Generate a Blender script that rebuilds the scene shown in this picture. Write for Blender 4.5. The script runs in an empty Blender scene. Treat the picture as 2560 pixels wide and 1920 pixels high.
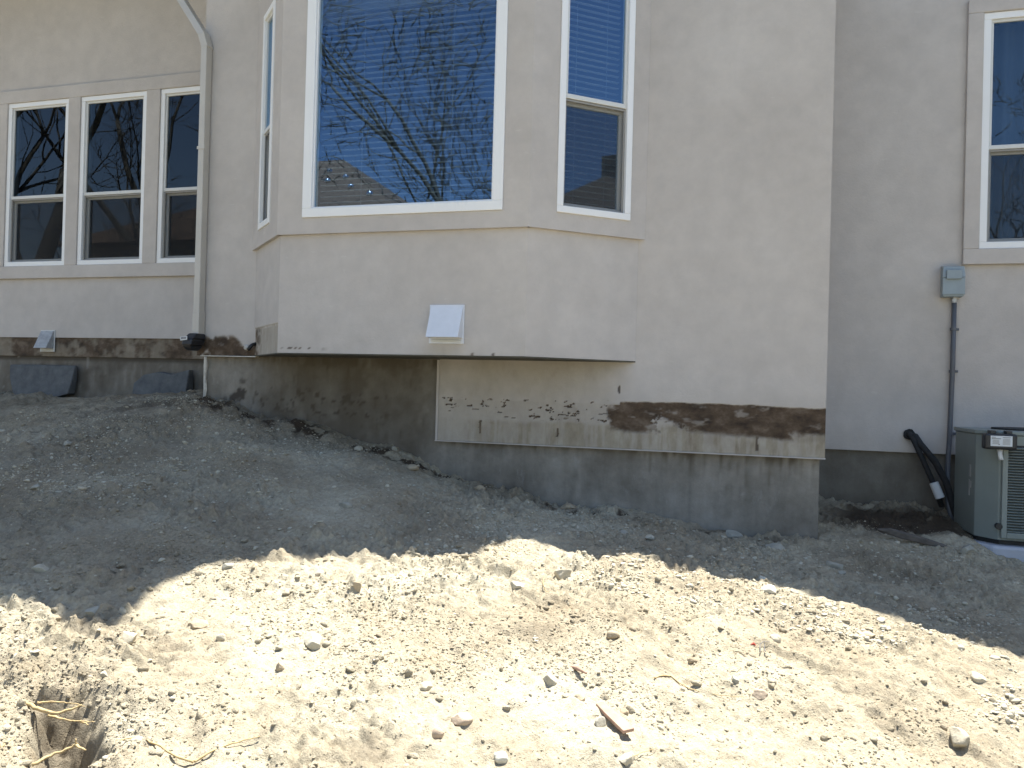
import bpy, bmesh, math, random
import numpy as np
from mathutils import Vector, Matrix
random.seed(7)
R = math.radians
# ---------------------------------------------------------------- camera, world, sun, exposure
# z = 0 is the height of the camera; the facade runs along X, the house lies towards +Y
F_PX, PITCH, ROLL, YAW = 1974.6, R(.355), R(1.5306), R(16.365)
Fv = Vector((-math.sin(YAW)*math.cos(PITCH), math.cos(YAW)*math.cos(PITCH), math.sin(PITCH)))
r0 = Vector((math.cos(YAW), math.sin(YAW), 0)); u0 = r0.cross(Fv)
Rv = r0*math.cos(ROLL)+u0*math.sin(ROLL); Uv = -r0*math.sin(ROLL)+u0*math.cos(ROLL)
scene = bpy.context.scene
C = scene.collection
cam_d = bpy.data.cameras.new('camera'); cam = bpy.data.objects.new('camera', cam_d); C.objects.link(cam)
cam_d.sensor_fit = 'HORIZONTAL'; cam_d.sensor_width = 36; cam_d.lens = 36*F_PX/2560
cam_d.clip_start = .05; cam_d.clip_end = 1000
cam.matrix_world = Matrix(((Rv.x, Uv.x, -Fv.x, 0), (Rv.y, Uv.y, -Fv.y, 0), (Rv.z, Uv.z, -Fv.z, 0), (0, 0, 0, 1)))
scene.camera = cam
SUN_EL, SUN_AZ = R(71), R(20)
SD = Vector((math.sin(SUN_AZ)*math.cos(SUN_EL), math.cos(SUN_AZ)*math.cos(SUN_EL), math.sin(SUN_EL)))
w = bpy.data.worlds.new('World'); scene.world = w; w.use_nodes = True
nt = w.node_tree; bg = nt.nodes['Background']; sky = nt.nodes.new('ShaderNodeTexSky')
sky.sky_type = 'NISHITA'; sky.sun_disc = False; sky.sun_elevation = SUN_EL; sky.sun_rotation = SUN_AZ
sky.altitude = 300; sky.air_density = 1.0; sky.dust_density = .6; sky.ozone_density = 1.0
tn = nt.nodes.new('ShaderNodeMix'); tn.data_type = 'RGBA'; tn.blend_type = 'MULTIPLY'; tn.inputs[0].default_value = 1; tn.inputs[7].default_value = (1, .98, .945, 1)
nt.links.new(sky.outputs[0], tn.inputs[6]); nt.links.new(tn.outputs[2], bg.inputs[0]); bg.inputs[1].default_value = .1
sl = bpy.data.lights.new('sun', 'SUN'); sl.energy = 5.0; sl.angle = R(.53); sl.color = (1, .975, .915)
so = bpy.data.objects.new('sun', sl); C.objects.link(so); so.rotation_euler = SD.to_track_quat('Z', 'Y').to_euler(); so.location = (0, 0, 30)
scene.view_settings.view_transform = 'Standard'; scene.view_settings.look = 'None'
scene.view_settings.gamma = 1; scene.view_settings.exposure = 1.64
scene.render.engine = 'CYCLES'; scene.render.resolution_x = 1024; scene.render.resolution_y = 768

def ray(u, v): return Fv+Rv*((u-1280)/F_PX)+Uv*((960-v)/F_PX)
def on_y(u, v, y): d = ray(u, v); return d*(y/d.y)
def on_z(u, v, z): d = ray(u, v); return d*(z/d.z)

# ---------------------------------------------------------------- noise
def vnoise(x, y, seed=0):
    xi = np.floor(x).astype(np.int64); yi = np.floor(y).astype(np.int64); fx = x-xi; fy = y-yi
    def h(a, b):
        n = (a*374761393+b*668265263+seed*1442695041) & 0xffffffff
        n = ((n ^ (n >> 13))*1274126177) & 0xffffffff
        return ((n ^ (n >> 16)) & 0xffff)/65535.
    sx = fx*fx*fx*(fx*(fx*6-15)+10); sy = fy*fy*fy*(fy*(fy*6-15)+10)
    a = h(xi, yi); b = h(xi+1, yi); c = h(xi, yi+1); d = h(xi+1, yi+1)
    return (a+(b-a)*sx)*(1-sy)+(c+(d-c)*sx)*sy
def fbm(x, y, sc, seed=0, octv=4, rough=.5):
    t = 0; a = 1; s = 0
    for i in range(octv):
        k = 2.03**i/sc; t = t+a*(vnoise(x*k+i*17.3, y*k-i*9.1, seed+i)*2-1); s += a; a *= rough
    return t/s
def sstep(a, b, x): t = np.clip((x-a)/(b-a), 0, 1); return t*t*(3-2*t)

# ---------------------------------------------------------------- materials
def new_mat(name):
    m = bpy.data.materials.new(name); m.use_nodes = True
    return m, m.node_tree, m.node_tree.nodes['Principled BSDF']
def nd(t, typ, **kw):
    n = t.nodes.new(typ)
    for k, v in kw.items():
        if k[0] == '_': setattr(n, k[1:], v)
        else: n.inputs[int(k[1:]) if k[1:].isdigit() else k].default_value = v
    return n
def noise(t, co, sc, det=4, rough=.55):
    n = t.nodes.new('ShaderNodeTexNoise'); n.inputs['Scale'].default_value = sc; n.inputs['Detail'].default_value = det; n.inputs['Roughness'].default_value = rough
    t.links.new(co, n.inputs['Vector']); return n.outputs['Fac']
def ramp(t, fac, stops):
    n = t.nodes.new('ShaderNodeValToRGB'); e = n.color_ramp.elements
    while len(e) < len(stops): e.new(.5)
    for q, (p, c) in zip(e, stops): q.position = p; q.color = tuple(c)+(1,) if len(c) == 3 else c
    t.links.new(fac, n.inputs[0]); return n.outputs[0]
def mixc(t, fac, a, b, mode='MIX'):
    n = t.nodes.new('ShaderNodeMix'); n.data_type = 'RGBA'; n.blend_type = mode
    for s, v in ((n.inputs[0], fac), (n.inputs[6], a), (n.inputs[7], b)):
        if isinstance(v, (int, float)): s.default_value = v
        elif isinstance(v, tuple): s.default_value = v+(1,) if len(v) == 3 else v
        else: t.links.new(v, s)
    return n.outputs[2]
def mth(t, op, a, b=0., c=None):
    n = t.nodes.new('ShaderNodeMath'); n.operation = op
    for i, v in enumerate((a, b, c)):
        if v is None: continue
        if isinstance(v, (int, float)): n.inputs[i].default_value = v
        else: t.links.new(v, n.inputs[i])
    return n.outputs[0]
def bump(t, p, h, dist, st=1., prev=None):
    n = t.nodes.new('ShaderNodeBump'); n.inputs['Strength'].default_value = st; n.inputs['Distance'].default_value = dist
    t.links.new(h, n.inputs['Height'])
    if prev: t.links.new(prev, n.inputs['Normal'])
    if p: t.links.new(n.outputs[0], p.inputs['Normal'])
    return n.outputs[0]
def obco(t): return t.nodes.new('ShaderNodeTexCoord').outputs['Object']
def scaled(t, co, s):
    n = t.nodes.new('ShaderNodeMapping'); n.inputs['Scale'].default_value = s; t.links.new(co, n.inputs['Vector']); return n.outputs[0]

def mat_stucco():
    m, t, p = new_mat('stucco'); co = obco(t)
    base = ramp(t, noise(t, co, 1.1, 5, .6), [(.3, (.475, .438, .405)), (.7, (.545, .506, .470))])
    mot = ramp(t, noise(t, co, 7, 4, .6), [(.35, (.945, .945, .945)), (.65, (1.03, 1.028, 1.025))])
    base = mixc(t, 1., base, mot, 'MULTIPLY')
    scuff = ramp(t, noise(t, scaled(t, co, (1, 1, 3)), 9, 2, .5), [(.70, (0, 0, 0)), (.76, (1, 1, 1))])
    base = mixc(t, mth(t, 'MULTIPLY', scuff, .22), base, (.62, .6, .56))
    a = nd(t, 'ShaderNodeAttribute', _attribute_name='wear'); sep = t.nodes.new('ShaderNodeSeparateColor'); t.links.new(a.outputs['Color'], sep.inputs[0])
    brown = ramp(t, noise(t, scaled(t, co, (1, 1, 1.5)), 5, 7, .65), [(.34, (.045, .034, .026)), (.5, (.095, .067, .046)), (.66, (.175, .135, .10))])
    dirt = ramp(t, noise(t, scaled(t, co, (1.6, 1.6, .8)), 6, 6, .65), [(.3, (.24, .20, .145)), (.7, (.40, .36, .285))])  # dirt tan, also carrying the warm bounce painted under the bay
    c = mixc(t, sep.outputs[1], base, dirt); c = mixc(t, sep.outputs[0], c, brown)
    t.links.new(c, p.inputs['Base Color']); p.inputs['Roughness'].default_value = .92; p.inputs['Specular IOR Level'].default_value = .15
    b = bump(t, None, noise(t, co, 5, 3, .5), .012, .5)
    b = bump(t, None, noise(t, co, 60, 3, .6), .004, .55, b); bump(t, p, noise(t, co, 260, 3, .6), .0016, .8, b)
    return m
def mat_concrete():
    m, t, p = new_mat('concrete'); co = obco(t)
    c = ramp(t, noise(t, co, 2.2, 6, .62), [(.3, (.175, .155, .128)), (.5, (.245, .226, .192)), (.72, (.31, .288, .25))])
    st = ramp(t, noise(t, scaled(t, co, (3.2, 3.2, .45)), 1.6, 5, .6), [(.36, (.74, .73, .72)), (.62, (1.08, 1.08, 1.08))]); c = mixc(t, .7, c, st, 'MULTIPLY')
    bl = ramp(t, noise(t, co, 8, 6, .7), [(.35, (.8, .79, .77)), (.65, (1.1, 1.1, 1.1))]); c = mixc(t, .8, c, bl, 'MULTIPLY')
    ef = ramp(t, noise(t, scaled(t, co, (2.5, 2.5, 1)), 4.2, 6, .75), [(.60, (0, 0, 0)), (.72, (1, 1, 1))]); c = mixc(t, mth(t, 'MULTIPLY', ef, .35), c, (.34, .335, .32))
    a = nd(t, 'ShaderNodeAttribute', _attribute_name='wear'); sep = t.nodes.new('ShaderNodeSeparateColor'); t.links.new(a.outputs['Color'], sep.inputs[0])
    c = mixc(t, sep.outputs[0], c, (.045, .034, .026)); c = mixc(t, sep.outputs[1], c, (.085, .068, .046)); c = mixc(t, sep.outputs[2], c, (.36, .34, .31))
    t.links.new(c, p.inputs['Base Color']); p.inputs['Roughness'].default_value = .9
    b = bump(t, None, noise(t, co, 14, 5, .6), .01, .5); bump(t, p, noise(t, co, 150, 4, .6), .002, .9, b)
    return m
def mat_soil(name='soil'):
    m, t, p = new_mat(name); co = t.nodes.new('ShaderNodeNewGeometry').outputs['Position']
    c = ramp(t, noise(t, co, 1.3, 6, .6), [(.3, (.295, .245, .172)), (.5, (.385, .335, .243)), (.7, (.475, .43, .325))])
    f = ramp(t, noise(t, co, 45, 6, .7), [(.3, (.72, .70, .67)), (.62, (1.1, 1.1, 1.1))]); c = mixc(t, .9, c, f, 'MULTIPLY')
    f2 = ramp(t, noise(t, co, 5.5, 5, .7), [(.58, (0, 0, 0)), (.72, (1, 1, 1))]); c = mixc(t, mth(t, 'MULTIPLY', f2, .6), c, (.245, .19, .12))
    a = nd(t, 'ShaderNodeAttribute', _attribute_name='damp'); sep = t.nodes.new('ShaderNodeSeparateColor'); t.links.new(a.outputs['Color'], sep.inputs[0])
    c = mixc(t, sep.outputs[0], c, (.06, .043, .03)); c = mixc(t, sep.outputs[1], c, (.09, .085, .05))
    t.links.new(c, p.inputs['Base Color']); p.inputs['Roughness'].default_value = .96; p.inputs['Specular IOR Level'].default_value = .1
    b = bump(t, None, noise(t, co, 70, 5, .65), .012, .9); b = bump(t, None, noise(t, co, 200, 4, .7), .005, 1., b)
    t.links.new(b, p.inputs['Normal'])
    return m
def mat_stone(name, lo, hi, sc=18):
    m, t, p = new_mat(name); co = t.nodes.new('ShaderNodeNewGeometry').outputs['Position']
    c = ramp(t, noise(t, co, sc, 5, .65), [(.3, lo), (.7, hi)])
    t.links.new(c, p.inputs['Base Color']); p.inputs['Roughness'].default_value = .9; p.inputs['Specular IOR Level'].default_value = .2
    b = bump(t, None, noise(t, co, 90, 5, .65), .004, .9); bump(t, p, noise(t, co, 330, 3, .6), .0012, 1., b)
    return m
def mat_plain(name, col, rough=.5, var=.08, sc=12, metal=0., bmp=0., bsc=200, spec=.5):
    m, t, p = new_mat(name); co = obco(t)
    c = ramp(t, noise(t, co, sc, 5, .6), [(.3, tuple(x*(1-var) for x in col)), (.7, tuple(min(1, x*(1+var)) for x in col))])
    t.links.new(c, p.inputs['Base Color']); p.inputs['Roughness'].default_value = rough; p.inputs['Metallic'].default_value = metal; p.inputs['Specular IOR Level'].default_value = spec
    if bmp: bump(t, p, noise(t, co, bsc, 3, .6), bmp, .8)
    return m
def mat_glass(name='window_glass', refl=.125, tint=(.75, .82, .85), gc=(.42, .66, 1.)):  # gc: the sky's deep blue put into the reflection colour
    m = bpy.data.materials.new(name); m.use_nodes = True; t = m.node_tree; t.nodes.remove(t.nodes['Principled BSDF'])
    out = t.nodes['Material Output']; g = nd(t, 'ShaderNodeBsdfGlossy'); g.inputs['Roughness'].default_value = .0; g.inputs['Color'].default_value = gc+(1,)
    tr = nd(t, 'ShaderNodeBsdfTransparent'); tr.inputs[0].default_value = tint+(1,)
    fr = nd(t, 'ShaderNodeFresnel'); fr.inputs[0].default_value = 1.5
    geo = nd(t, 'ShaderNodeNewGeometry'); fac = mth(t, 'MULTIPLY', mth(t, 'ADD', fr.outputs[0], refl), mth(t, 'SUBTRACT', 1., geo.outputs['Backfacing'])); mx = nd(t, 'ShaderNodeMixShader')
    n = noise(t, obco(t), 2.6, 2, .4); b = nd(t, 'ShaderNodeBump'); b.inputs['Distance'].default_value = .0003; b.inputs['Strength'].default_value = .15; t.links.new(n, b.inputs['Height']); t.links.new(b.outputs[0], g.inputs['Normal'])
    t.links.new(fac, mx.inputs[0]); t.links.new(tr.outputs[0], mx.inputs[1]); t.links.new(g.outputs[0], mx.inputs[2]); t.links.new(mx.outputs[0], out.inputs[0])
    return m
def mat_screen():
    m = bpy.data.materials.new('insect_screen'); m.use_nodes = True; t = m.node_tree; p = t.nodes['Principled BSDF']; out = t.nodes['Material Output']
    p.inputs['Base Color'].default_value = (.014, .015, .017, 1); p.inputs['Roughness'].default_value = .7
    tr = nd(t, 'ShaderNodeBsdfTransparent'); mx = nd(t, 'ShaderNodeMixShader'); mx.inputs[0].default_value = .36
    t.links.new(tr.outputs[0], mx.inputs[1]); t.links.new(p.outputs[0], mx.inputs[2]); t.links.new(mx.outputs[0], out.inputs[0]); return m
M = dict(darkstone=mat_stone('dark_slate', (.085, .09, .095), (.15, .155, .155), 9), stucco=mat_stucco(), concrete=mat_concrete(), soil=mat_soil(),
    pale=mat_stone('pale_stone', (.38, .345, .26), (.52, .475, .375)), brownstone=mat_stone('brown_clod', (.32, .25, .165), (.44, .365, .255)),
    greystone=mat_stone('grey_stone', (.27, .255, .21), (.40, .38, .31), 14), redstone=mat_stone('reddish_stone', (.36, .275, .195), (.48, .385, .285)),
    tanstone=mat_stone('tan_stone', (.40, .35, .255), (.52, .465, .355)), whitestone=mat_stone('white_stone', (.48, .455, .37), (.6, .57, .48)),
    vinyl=mat_plain('white_vinyl', (.80, .80, .79), .38, .02, 3, bmp=.0004, bsc=40), hood=mat_plain('white_vent_plastic', (.66, .68, .72), .45, .04, 14),
    sash=mat_plain('pale_sash', (.62, .62, .6), .45, .04, 5), alum=mat_plain('screen_frame_metal', (.30, .29, .27), .5, .06, 8, .2), screen=mat_screen(),
    glass=mat_glass(), glass_dull=mat_glass('dimmed_glass', .008, (.45, .5, .53), (.6, .68, .78)), glass_right=mat_glass('curtained_glass', .055, (.6, .66, .7), (.5, .68, .9)), blind=mat_plain('white_blind', (.36, .36, .35), .5, .03), dark=mat_plain('dark_room', (.05, .05, .05), .9), curtain=mat_plain('curtain_cloth', (.20, .22, .26), .9, .1, 4),  # glass_dull: dimmed copy of the window glass for the left wing panes
    spout=mat_plain('painted_aluminium', (.50, .475, .43), .42, .05, 6, bmp=.001, bsc=30), black=mat_plain('black_plastic', (.018, .018, .02), .45, .2, 20),
    foam=mat_plain('black_foam', (.02, .02, .021), .85, .3, 30, bmp=.003, bsc=60), pipe=mat_plain('grey_conduit', (.095, .10, .112), .5, .12, 10), box=mat_plain('grey_box_paint', (.27, .32, .345), .45, .06, 10),
    ac=mat_plain('green_grey_enamel', (.20, .228, .212), .42, .06, 5, bmp=.0008, bsc=30), acdark=mat_plain('coil_dark_metal', (.02, .022, .024), .7, .3), pad=mat_plain('pale_plastic_pad', (.42, .43, .47), .6, .08, 5, bmp=.003),  # acdark: near-black metal of coil, grille, flap and base rail
    sticker=mat_plain('paper_sticker', (.62, .64, .65), .6, .04, 30), ink=mat_plain('sticker_print', (.17, .17, .18), .6), steel=mat_plain('bright_fitting', (.45, .45, .44), .4, .1, 20, .5), roof=mat_plain('brown_shingle', (.19, .12, .075), .9, .3, 6, bmp=.01, bsc=12),
    soffit=mat_plain('soffit_board', (.22, .21, .19), .8, .05), sheath=mat_plain('dark_sheathing', (.085, .078, .058), .9, .3, 5), caulk=mat_plain('old_caulk', (.55, .53, .48), .8, .2, 25, bmp=.004, bsc=70),
    wood=mat_plain('reddish_wood', (.36, .23, .16), .8, .22, 20, bmp=.002, bsc=60), root=mat_plain('pale_root', (.42, .31, .15), .8, .25, 30, bmp=.002, bsc=120), bark=mat_plain('grey_bark', (.13, .115, .09), .95, .35, 4, bmp=.02, bsc=14),
    brick=mat_plain('neighbour_wall', (.33, .28, .23), .9, .1, 3), metal=mat_plain('polished_cap', (.8, .8, .8), .28, .02, 5, 1.), grimy=mat_plain('grimy_white_plastic', (.36, .37, .38), .6, .25, 16), ridgewood=mat_plain('dark_ridge_wood', (.10, .085, .07), .9, .3, 20), red=mat_plain('red_plastic', (.45, .06, .03), .5))

# ---------------------------------------------------------------- object helpers
def tag(o, label=None, cat=None, group=None, kind=None):
    for k, v in (('label', label), ('category', cat), ('group', group), ('kind', kind)):
        if v: o[k] = v
    return o
def empty(name, loc, label, cat, group=None):
    o = bpy.data.objects.new(name, None); C.objects.link(o); o.location = loc; o.empty_display_size = .1; tag(o, label, cat, group); return o
class MB:
    def __init__(s): s.v = []; s.f = []
    def poly(s, pts): i = len(s.v); s.v += [tuple(p) for p in pts]; s.f.append(tuple(range(i, i+len(pts)))); return s
    def hexa(s, p):        # 8 points: bottom 4 ccw, top 4 ccw
        i = len(s.v); s.v += [tuple(q) for q in p]
        s.f += [tuple(i+k for k in q) for q in ((3, 2, 1, 0), (4, 5, 6, 7), (0, 1, 5, 4), (1, 2, 6, 5), (2, 3, 7, 6), (3, 0, 4, 7))]; return s
    def box(s, x0, x1, y0, y1, z0, z1): return s.hexa([(x0, y0, z0), (x1, y0, z0), (x1, y1, z0), (x0, y1, z0), (x0, y0, z1), (x1, y0, z1), (x1, y1, z1), (x0, y1, z1)])
    def pbox(s, pl, u0, u1, z0, z1, n0, n1): return s.hexa([pl(u0, z0, n1), pl(u1, z0, n1), pl(u1, z0, n0), pl(u0, z0, n0), pl(u0, z1, n1), pl(u1, z1, n1), pl(u1, z1, n0), pl(u0, z1, n0)])
    def tube(s, pts, rad, seg=10, jit=0.):
        pts = [Vector(p) for p in pts]; rad = rad if isinstance(rad, (list, tuple)) else [rad]*len(pts); i0 = len(s.v); a = None
        for k, p in enumerate(pts):
            t = (pts[min(k+1, len(pts)-1)]-pts[max(k-1, 0)]).normalized()
            a = t.orthogonal() if a is None else (a-t*a.dot(t)); a.normalize(); b = t.cross(a)
            for j in range(seg):
                an = 2*math.pi*j/seg; rr = rad[k]*(1+jit*random.uniform(-1, 1)); s.v.append(tuple(p+a*math.cos(an)*rr+b*math.sin(an)*rr))
        for k in range(len(pts)-1):
            for j in range(seg): q = i0+k*seg; s.f.append((q+j, q+(j+1) % seg, q+seg+(j+1) % seg, q+seg+j))
        s.f.append(tuple(i0+j for j in reversed(range(seg)))); q = i0+(len(pts)-1)*seg; s.f.append(tuple(q+j for j in range(seg))); return s
    def prism(s, poly, z0, z1):
        n = len(poly); i = len(s.v); s.v += [(x, y, z0) for x, y in poly]+[(x, y, z1) for x, y in poly]
        s.f.append(tuple(i+k for k in reversed(range(n)))); s.f.append(tuple(i+n+k for k in range(n)))
        s.f += [(i+k, i+(k+1) % n, i+n+(k+1) % n, i+n+k) for k in range(n)]; return s
    def build(s, name, mat, parent=None, bevel=0., smooth=False, label=None):
        me = bpy.data.meshes.new(name); me.from_pydata(s.v, [], s.f); me.validate(); me.materials.append(mat)
        bm = bmesh.new(); bm.from_mesh(me); bmesh.ops.recalc_face_normals(bm, faces=bm.faces); bm.to_mesh(me); bm.free()
        return link(name, me, parent, bevel, smooth, label)
def link(name, me, parent=None, bevel=0., smooth=False, label=None):
    o = bpy.data.objects.new(name, me); C.objects.link(o)
    if smooth:
        for q in me.polygons: q.use_smooth = True
    if bevel: b = o.modifiers.new('bevel', 'BEVEL'); b.width = bevel; b.segments = 2; b.limit_method = 'ANGLE'; b.harden_normals = False
    if parent: bpy.context.view_layer.update(); o.parent = parent; o.matrix_parent_inverse = parent.matrix_world.inverted()
    if label: o['label'] = label
    return o
class Plane:       # (u along, z up, n outwards)
    def __init__(s, o, d=(1, 0)): s.o = Vector((o[0], o[1], 0)); s.d = Vector((d[0], d[1], 0)).normalized(); s.n = Vector((s.d.y, -s.d.x, 0))
    def __call__(s, u, z, n=0.): p = s.o+s.d*u+s.n*n; return (p.x, p.y, z)
def cuts(a, b, step, extra=()):
    n = max(1, int(round((b-a)/step))); v = [a+(b-a)*i/n for i in range(n+1)]+[e for e in extra if a < e < b]; v = sorted(v); out = [v[0]]
    ex = set(extra)
    for q in v[1:]:
        if q-out[-1] < 1e-4: continue
        out.append(q)
    return out
def panel(name, pl, us, zs, mat, parent, holes=(), skip=(), th=.12, n0=0., wear=None, disp=None, smooth=True):
    us = np.array(us); zs = np.array(zs); nu, nz = len(us), len(zs); U, Z = np.meshgrid(us, zs)
    N = np.full(U.shape, n0); 
    if disp is not None: N = N+disp(U, Z)
    W = wear(U, Z) if wear is not None else None
    o, d, n = np.array(pl.o), np.array(pl.d), np.array(pl.n)
    P = o+U[..., None]*d+N[..., None]*n; P[..., 2] = Z; Pb = o+U[..., None]*d+(n0-th)*n; Pb[..., 2] = Z
    cu = (us[1:]+us[:-1])/2; cz = (zs[1:]+zs[:-1])/2; CU, CZ = np.meshgrid(cu, cz); keep = np.ones(CU.shape, bool)
    for (a, b, c, e) in list(holes)+list(skip): keep &= ~((CU > a) & (CU < b) & (CZ > c) & (CZ < e))
    verts = np.concatenate([P.reshape(-1, 3), Pb.reshape(-1, 3)]); idx = np.arange(nu*nz).reshape(nz, nu); off = nu*nz; f = []
    K = np.argwhere(keep)
    kp = np.pad(keep, 1)
    for i, j in K:
        a, b, c, e = idx[i, j], idx[i, j+1], idx[i+1, j+1], idx[i+1, j]
        f.append((a, b, c, e))
        if not kp[i, j+1]: f.append((b, a, a+off, b+off))
        if not kp[i+2, j+1]: f.append((e, c, c+off, e+off))
        if not kp[i+1, j]: f.append((a, e, e+off, a+off))
        if not kp[i+1, j+2]: f.append((c, b, b+off, c+off))
    # coarse back skin
    bk = sorted({us[0], us[-1]} | {x for h in list(holes)+list(skip) for x in h[:2] if us[0] < x < us[-1]}); bz = sorted({zs[0], zs[-1]} | {x for h in list(holes)+list(skip) for x in h[2:] if zs[0] < x < zs[-1]})
    vl = [tuple(x) for x in verts]
    for a, b in zip(bk[:-1], bk[1:]):
        for c, e in zip(bz[:-1], bz[1:]):
            mu, mz = (a+b)/2, (c+e)/2
            if any(h[0] < mu < h[1] and h[2] < mz < h[3] for h in list(holes)+list(skip)): continue
            i = len(vl); vl += [pl(a, c, n0-th-.001), pl(a, e, n0-th-.001), pl(b, e, n0-th-.001), pl(b, c, n0-th-.001)]; f.append((i, i+1, i+2, i+3))
    me = bpy.data.meshes.new(name); me.from_pydata(vl, [], f); me.materials.append(mat)
    at = me.color_attributes.new('wear', 'FLOAT_COLOR', 'POINT'); col = np.zeros((len(vl), 4)); col[:, 3] = 1
    if W is not None:
        for k in range(3): col[:nu*nz, k] = W[k].ravel(); col[off:2*off, k] = W[k].ravel()
    at.data.foreach_set('color', col.ravel()); me.update()
    return link(name, me, parent)

# ---------------------------------------------------------------- terrain
CP = [(-8.1,7,-.21),(-7.3,7,-.19),(-5.45,7,-.16),(-4.45,6.04,-.17),(-4.1,6.04,-.28),(-3.5,6.04,-.345),(-3.1,6.04,-.465),(-2.7,6.04,-.54),(-2.37,6.04,-.68),(-2.,6.04,-.755),(-1.68,6.04,-.8),(-1.36,6.04,-.885),(-.73,6.04,-.9),(0,6.04,-1.01),(.53,6.04,-.985),(.68,7.3,-.855),(1.13,7.3,-.9),(1.52,7.3,-.9),(1.83,6.6,-1.09),(1.57,6.75,-.955),(1.60,6.42,-1.0),(3,7.3,-1.1),(3,6,-1.15),(1.3,6.3,-1.0),
 (-3.07,2.67,-1.0),(-2.54,3.3,-.9),(-1.9,3.73,-.9),(-1.37,3.96,-.9),(-1.34,4.53,-.88),(-.73,4.28,-.92),(.11,4.6,-1.0),(.59,4.34,-1.08),(1.25,4.11,-1.15),(.9,5.2,-1.12),(1.6,5.2,-1.2),
 (-2.08,2.04,-1.1),(-1.97,1.73,-1.13),(-.73,2.42,-1.2),(0,2.6,-1.25),(.95,3.1,-1.32),(0,0,-1.5),(-2,-1,-1.5),(2,1,-1.55),(-4,1,-1.3),(-6,2.5,-1.1),(-10,7,-.3),(-10,3,-1.0),(4,3,-1.5),(-6,5,-.48),(-3.5,4.6,-.62),(-2,5,-.78),(-.4,5.3,-.93)]
cp = np.array(CP)
def tps(r2): return np.where(r2 > 1e-12, r2*np.log(np.maximum(r2, 1e-12)), 0)
n_ = len(cp); A = np.zeros((n_+3, n_+3)); dx = cp[:, None, :2]-cp[None, :, :2]; A[:n_, :n_] = tps((dx**2).sum(-1))+np.eye(n_)*.02
A[:n_, n_] = 1; A[:n_, n_+1:] = cp[:, :2]; A[n_, :n_] = 1; A[n_+1:, :n_] = cp[:, :2].T
TW = np.linalg.solve(A, np.r_[cp[:, 2], 0, 0, 0])
hole_px = [(62,1745),(90,1722),(130,1718),(165,1722),(205,1712),(235,1738),(262,1775),(275,1808),(262,1846),(222,1868),(188,1902),(160,1960),(62,2000),(72,1870),(70,1800)]
hole_xy = np.array([tuple(on_z(u, v, -1.1))[:2] for u, v in hole_px])
def hole_sd(x, y):      # signed distance, positive inside
    dmin = np.full(x.shape, 1e9); inside = np.zeros(x.shape, bool); n = len(hole_xy)
    for i in range(n):
        a = hole_xy[i]; b = hole_xy[(i+1) % n]; e = b-a; t = np.clip(((x-a[0])*e[0]+(y-a[1])*e[1])/(e@e), 0, 1)
        dmin = np.minimum(dmin, np.hypot(x-a[0]-t*e[0], y-a[1]-t*e[1]))
        c = ((a[1] > y) != (b[1] > y)) & (x < (b[0]-a[0])*(y-a[1])/(b[1]-a[1]+1e-12)+a[0]); inside ^= c
    return np.where(inside, dmin, -dmin)
def base_h(x, y):
    x = np.asarray(x, float); y = np.asarray(y, float); xc = np.clip(x, -11, 5); yc = np.clip(y, -1.5, 7.6)
    z = TW[n_]+TW[n_+1]*xc+TW[n_+2]*yc
    for k in range(n_): z = z+TW[k]*tps((xc-cp[k, 0])**2+(yc-cp[k, 1])**2)
    far = np.maximum(np.maximum(-11-x, x-5), -1.5-y); z = z+(-1.5-z)*sstep(0, 4, far); return z
def mid_h(x, y):
    near = sstep(.0, .35, np.abs(y-6.02)+.15)
    return (.045*fbm(x, y, .85, 3, 3)+.03*fbm(x, y, .3, 11, 3))*near
def ground(x, y):
    z = base_h(x, y)+mid_h(x, y)
    sd = hole_sd(x, y)+.045*fbm(x, y, .11, 77, 5, .65); z = z-.17*sstep(-.02, .08, sd)*(1+.35*fbm(x, y, .07, 79, 4))-.035*sstep(-.12, -.01, sd)
    return z
def ground1(x, y): return float(ground(np.array([x]), np.array([y]))[0])
def hit(u, v):
    d = ray(u, v); s = np.linspace(1.5, 9, 700); P = np.outer(s, np.array(d)); g = ground(P[:, 0], P[:, 1]); k = int(np.argmax(P[:, 2] < g)); return Vector(P[k])

def axis(parts):
    o = []
    for a, b, st in parts: o += list(np.arange(a, b-1e-6, st))
    return np.array(o+[parts[-1][1]])
gx = axis([(-160, -40, 40), (-40, -16, 6), (-16, -10, 1), (-10, -4.6, .024), (-4.6, 1.9, .0095), (1.9, 4, .022), (4, 8, .5), (8, 30, 5), (30, 150, 30)])
gy = axis([(-160, -40, 30), (-40, -6, 5), (-6, 1.4, .3), (1.4, 4.6, .0095), (4.6, 7.5, .014), (7.5, 12, .6), (12, 40, 7), (40, 160, 40)])
GX, GY = np.meshgrid(gx, gy); GZ = ground(GX, GY)
fine = sstep(-10, -9, GX)*(1-sstep(3.5, 4, GX))*sstep(1.4, 1.5, GY)*(1-sstep(7.4, 7.5, GY))
d1 = fbm(GX, GY, .11, 21, 4, .55); d2 = fbm(GX, GY, .035, 31, 3, .6); cl = sstep(-.15, .35, fbm(GX, GY, .6, 41, 3))
warp = fbm(GX, GY, .09, 61, 2)*.03
lump = np.maximum(0, vnoise((GX+warp)/.028, (GY-warp)/.028, 91)-.6)*2.2
sharp = -np.abs(fbm(GX+warp, GY, .075, 95, 3, .6))
lump2 = np.maximum(0, vnoise((GX-warp)/.055, (GY+warp)/.055, 97)-.66)*2.6
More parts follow.
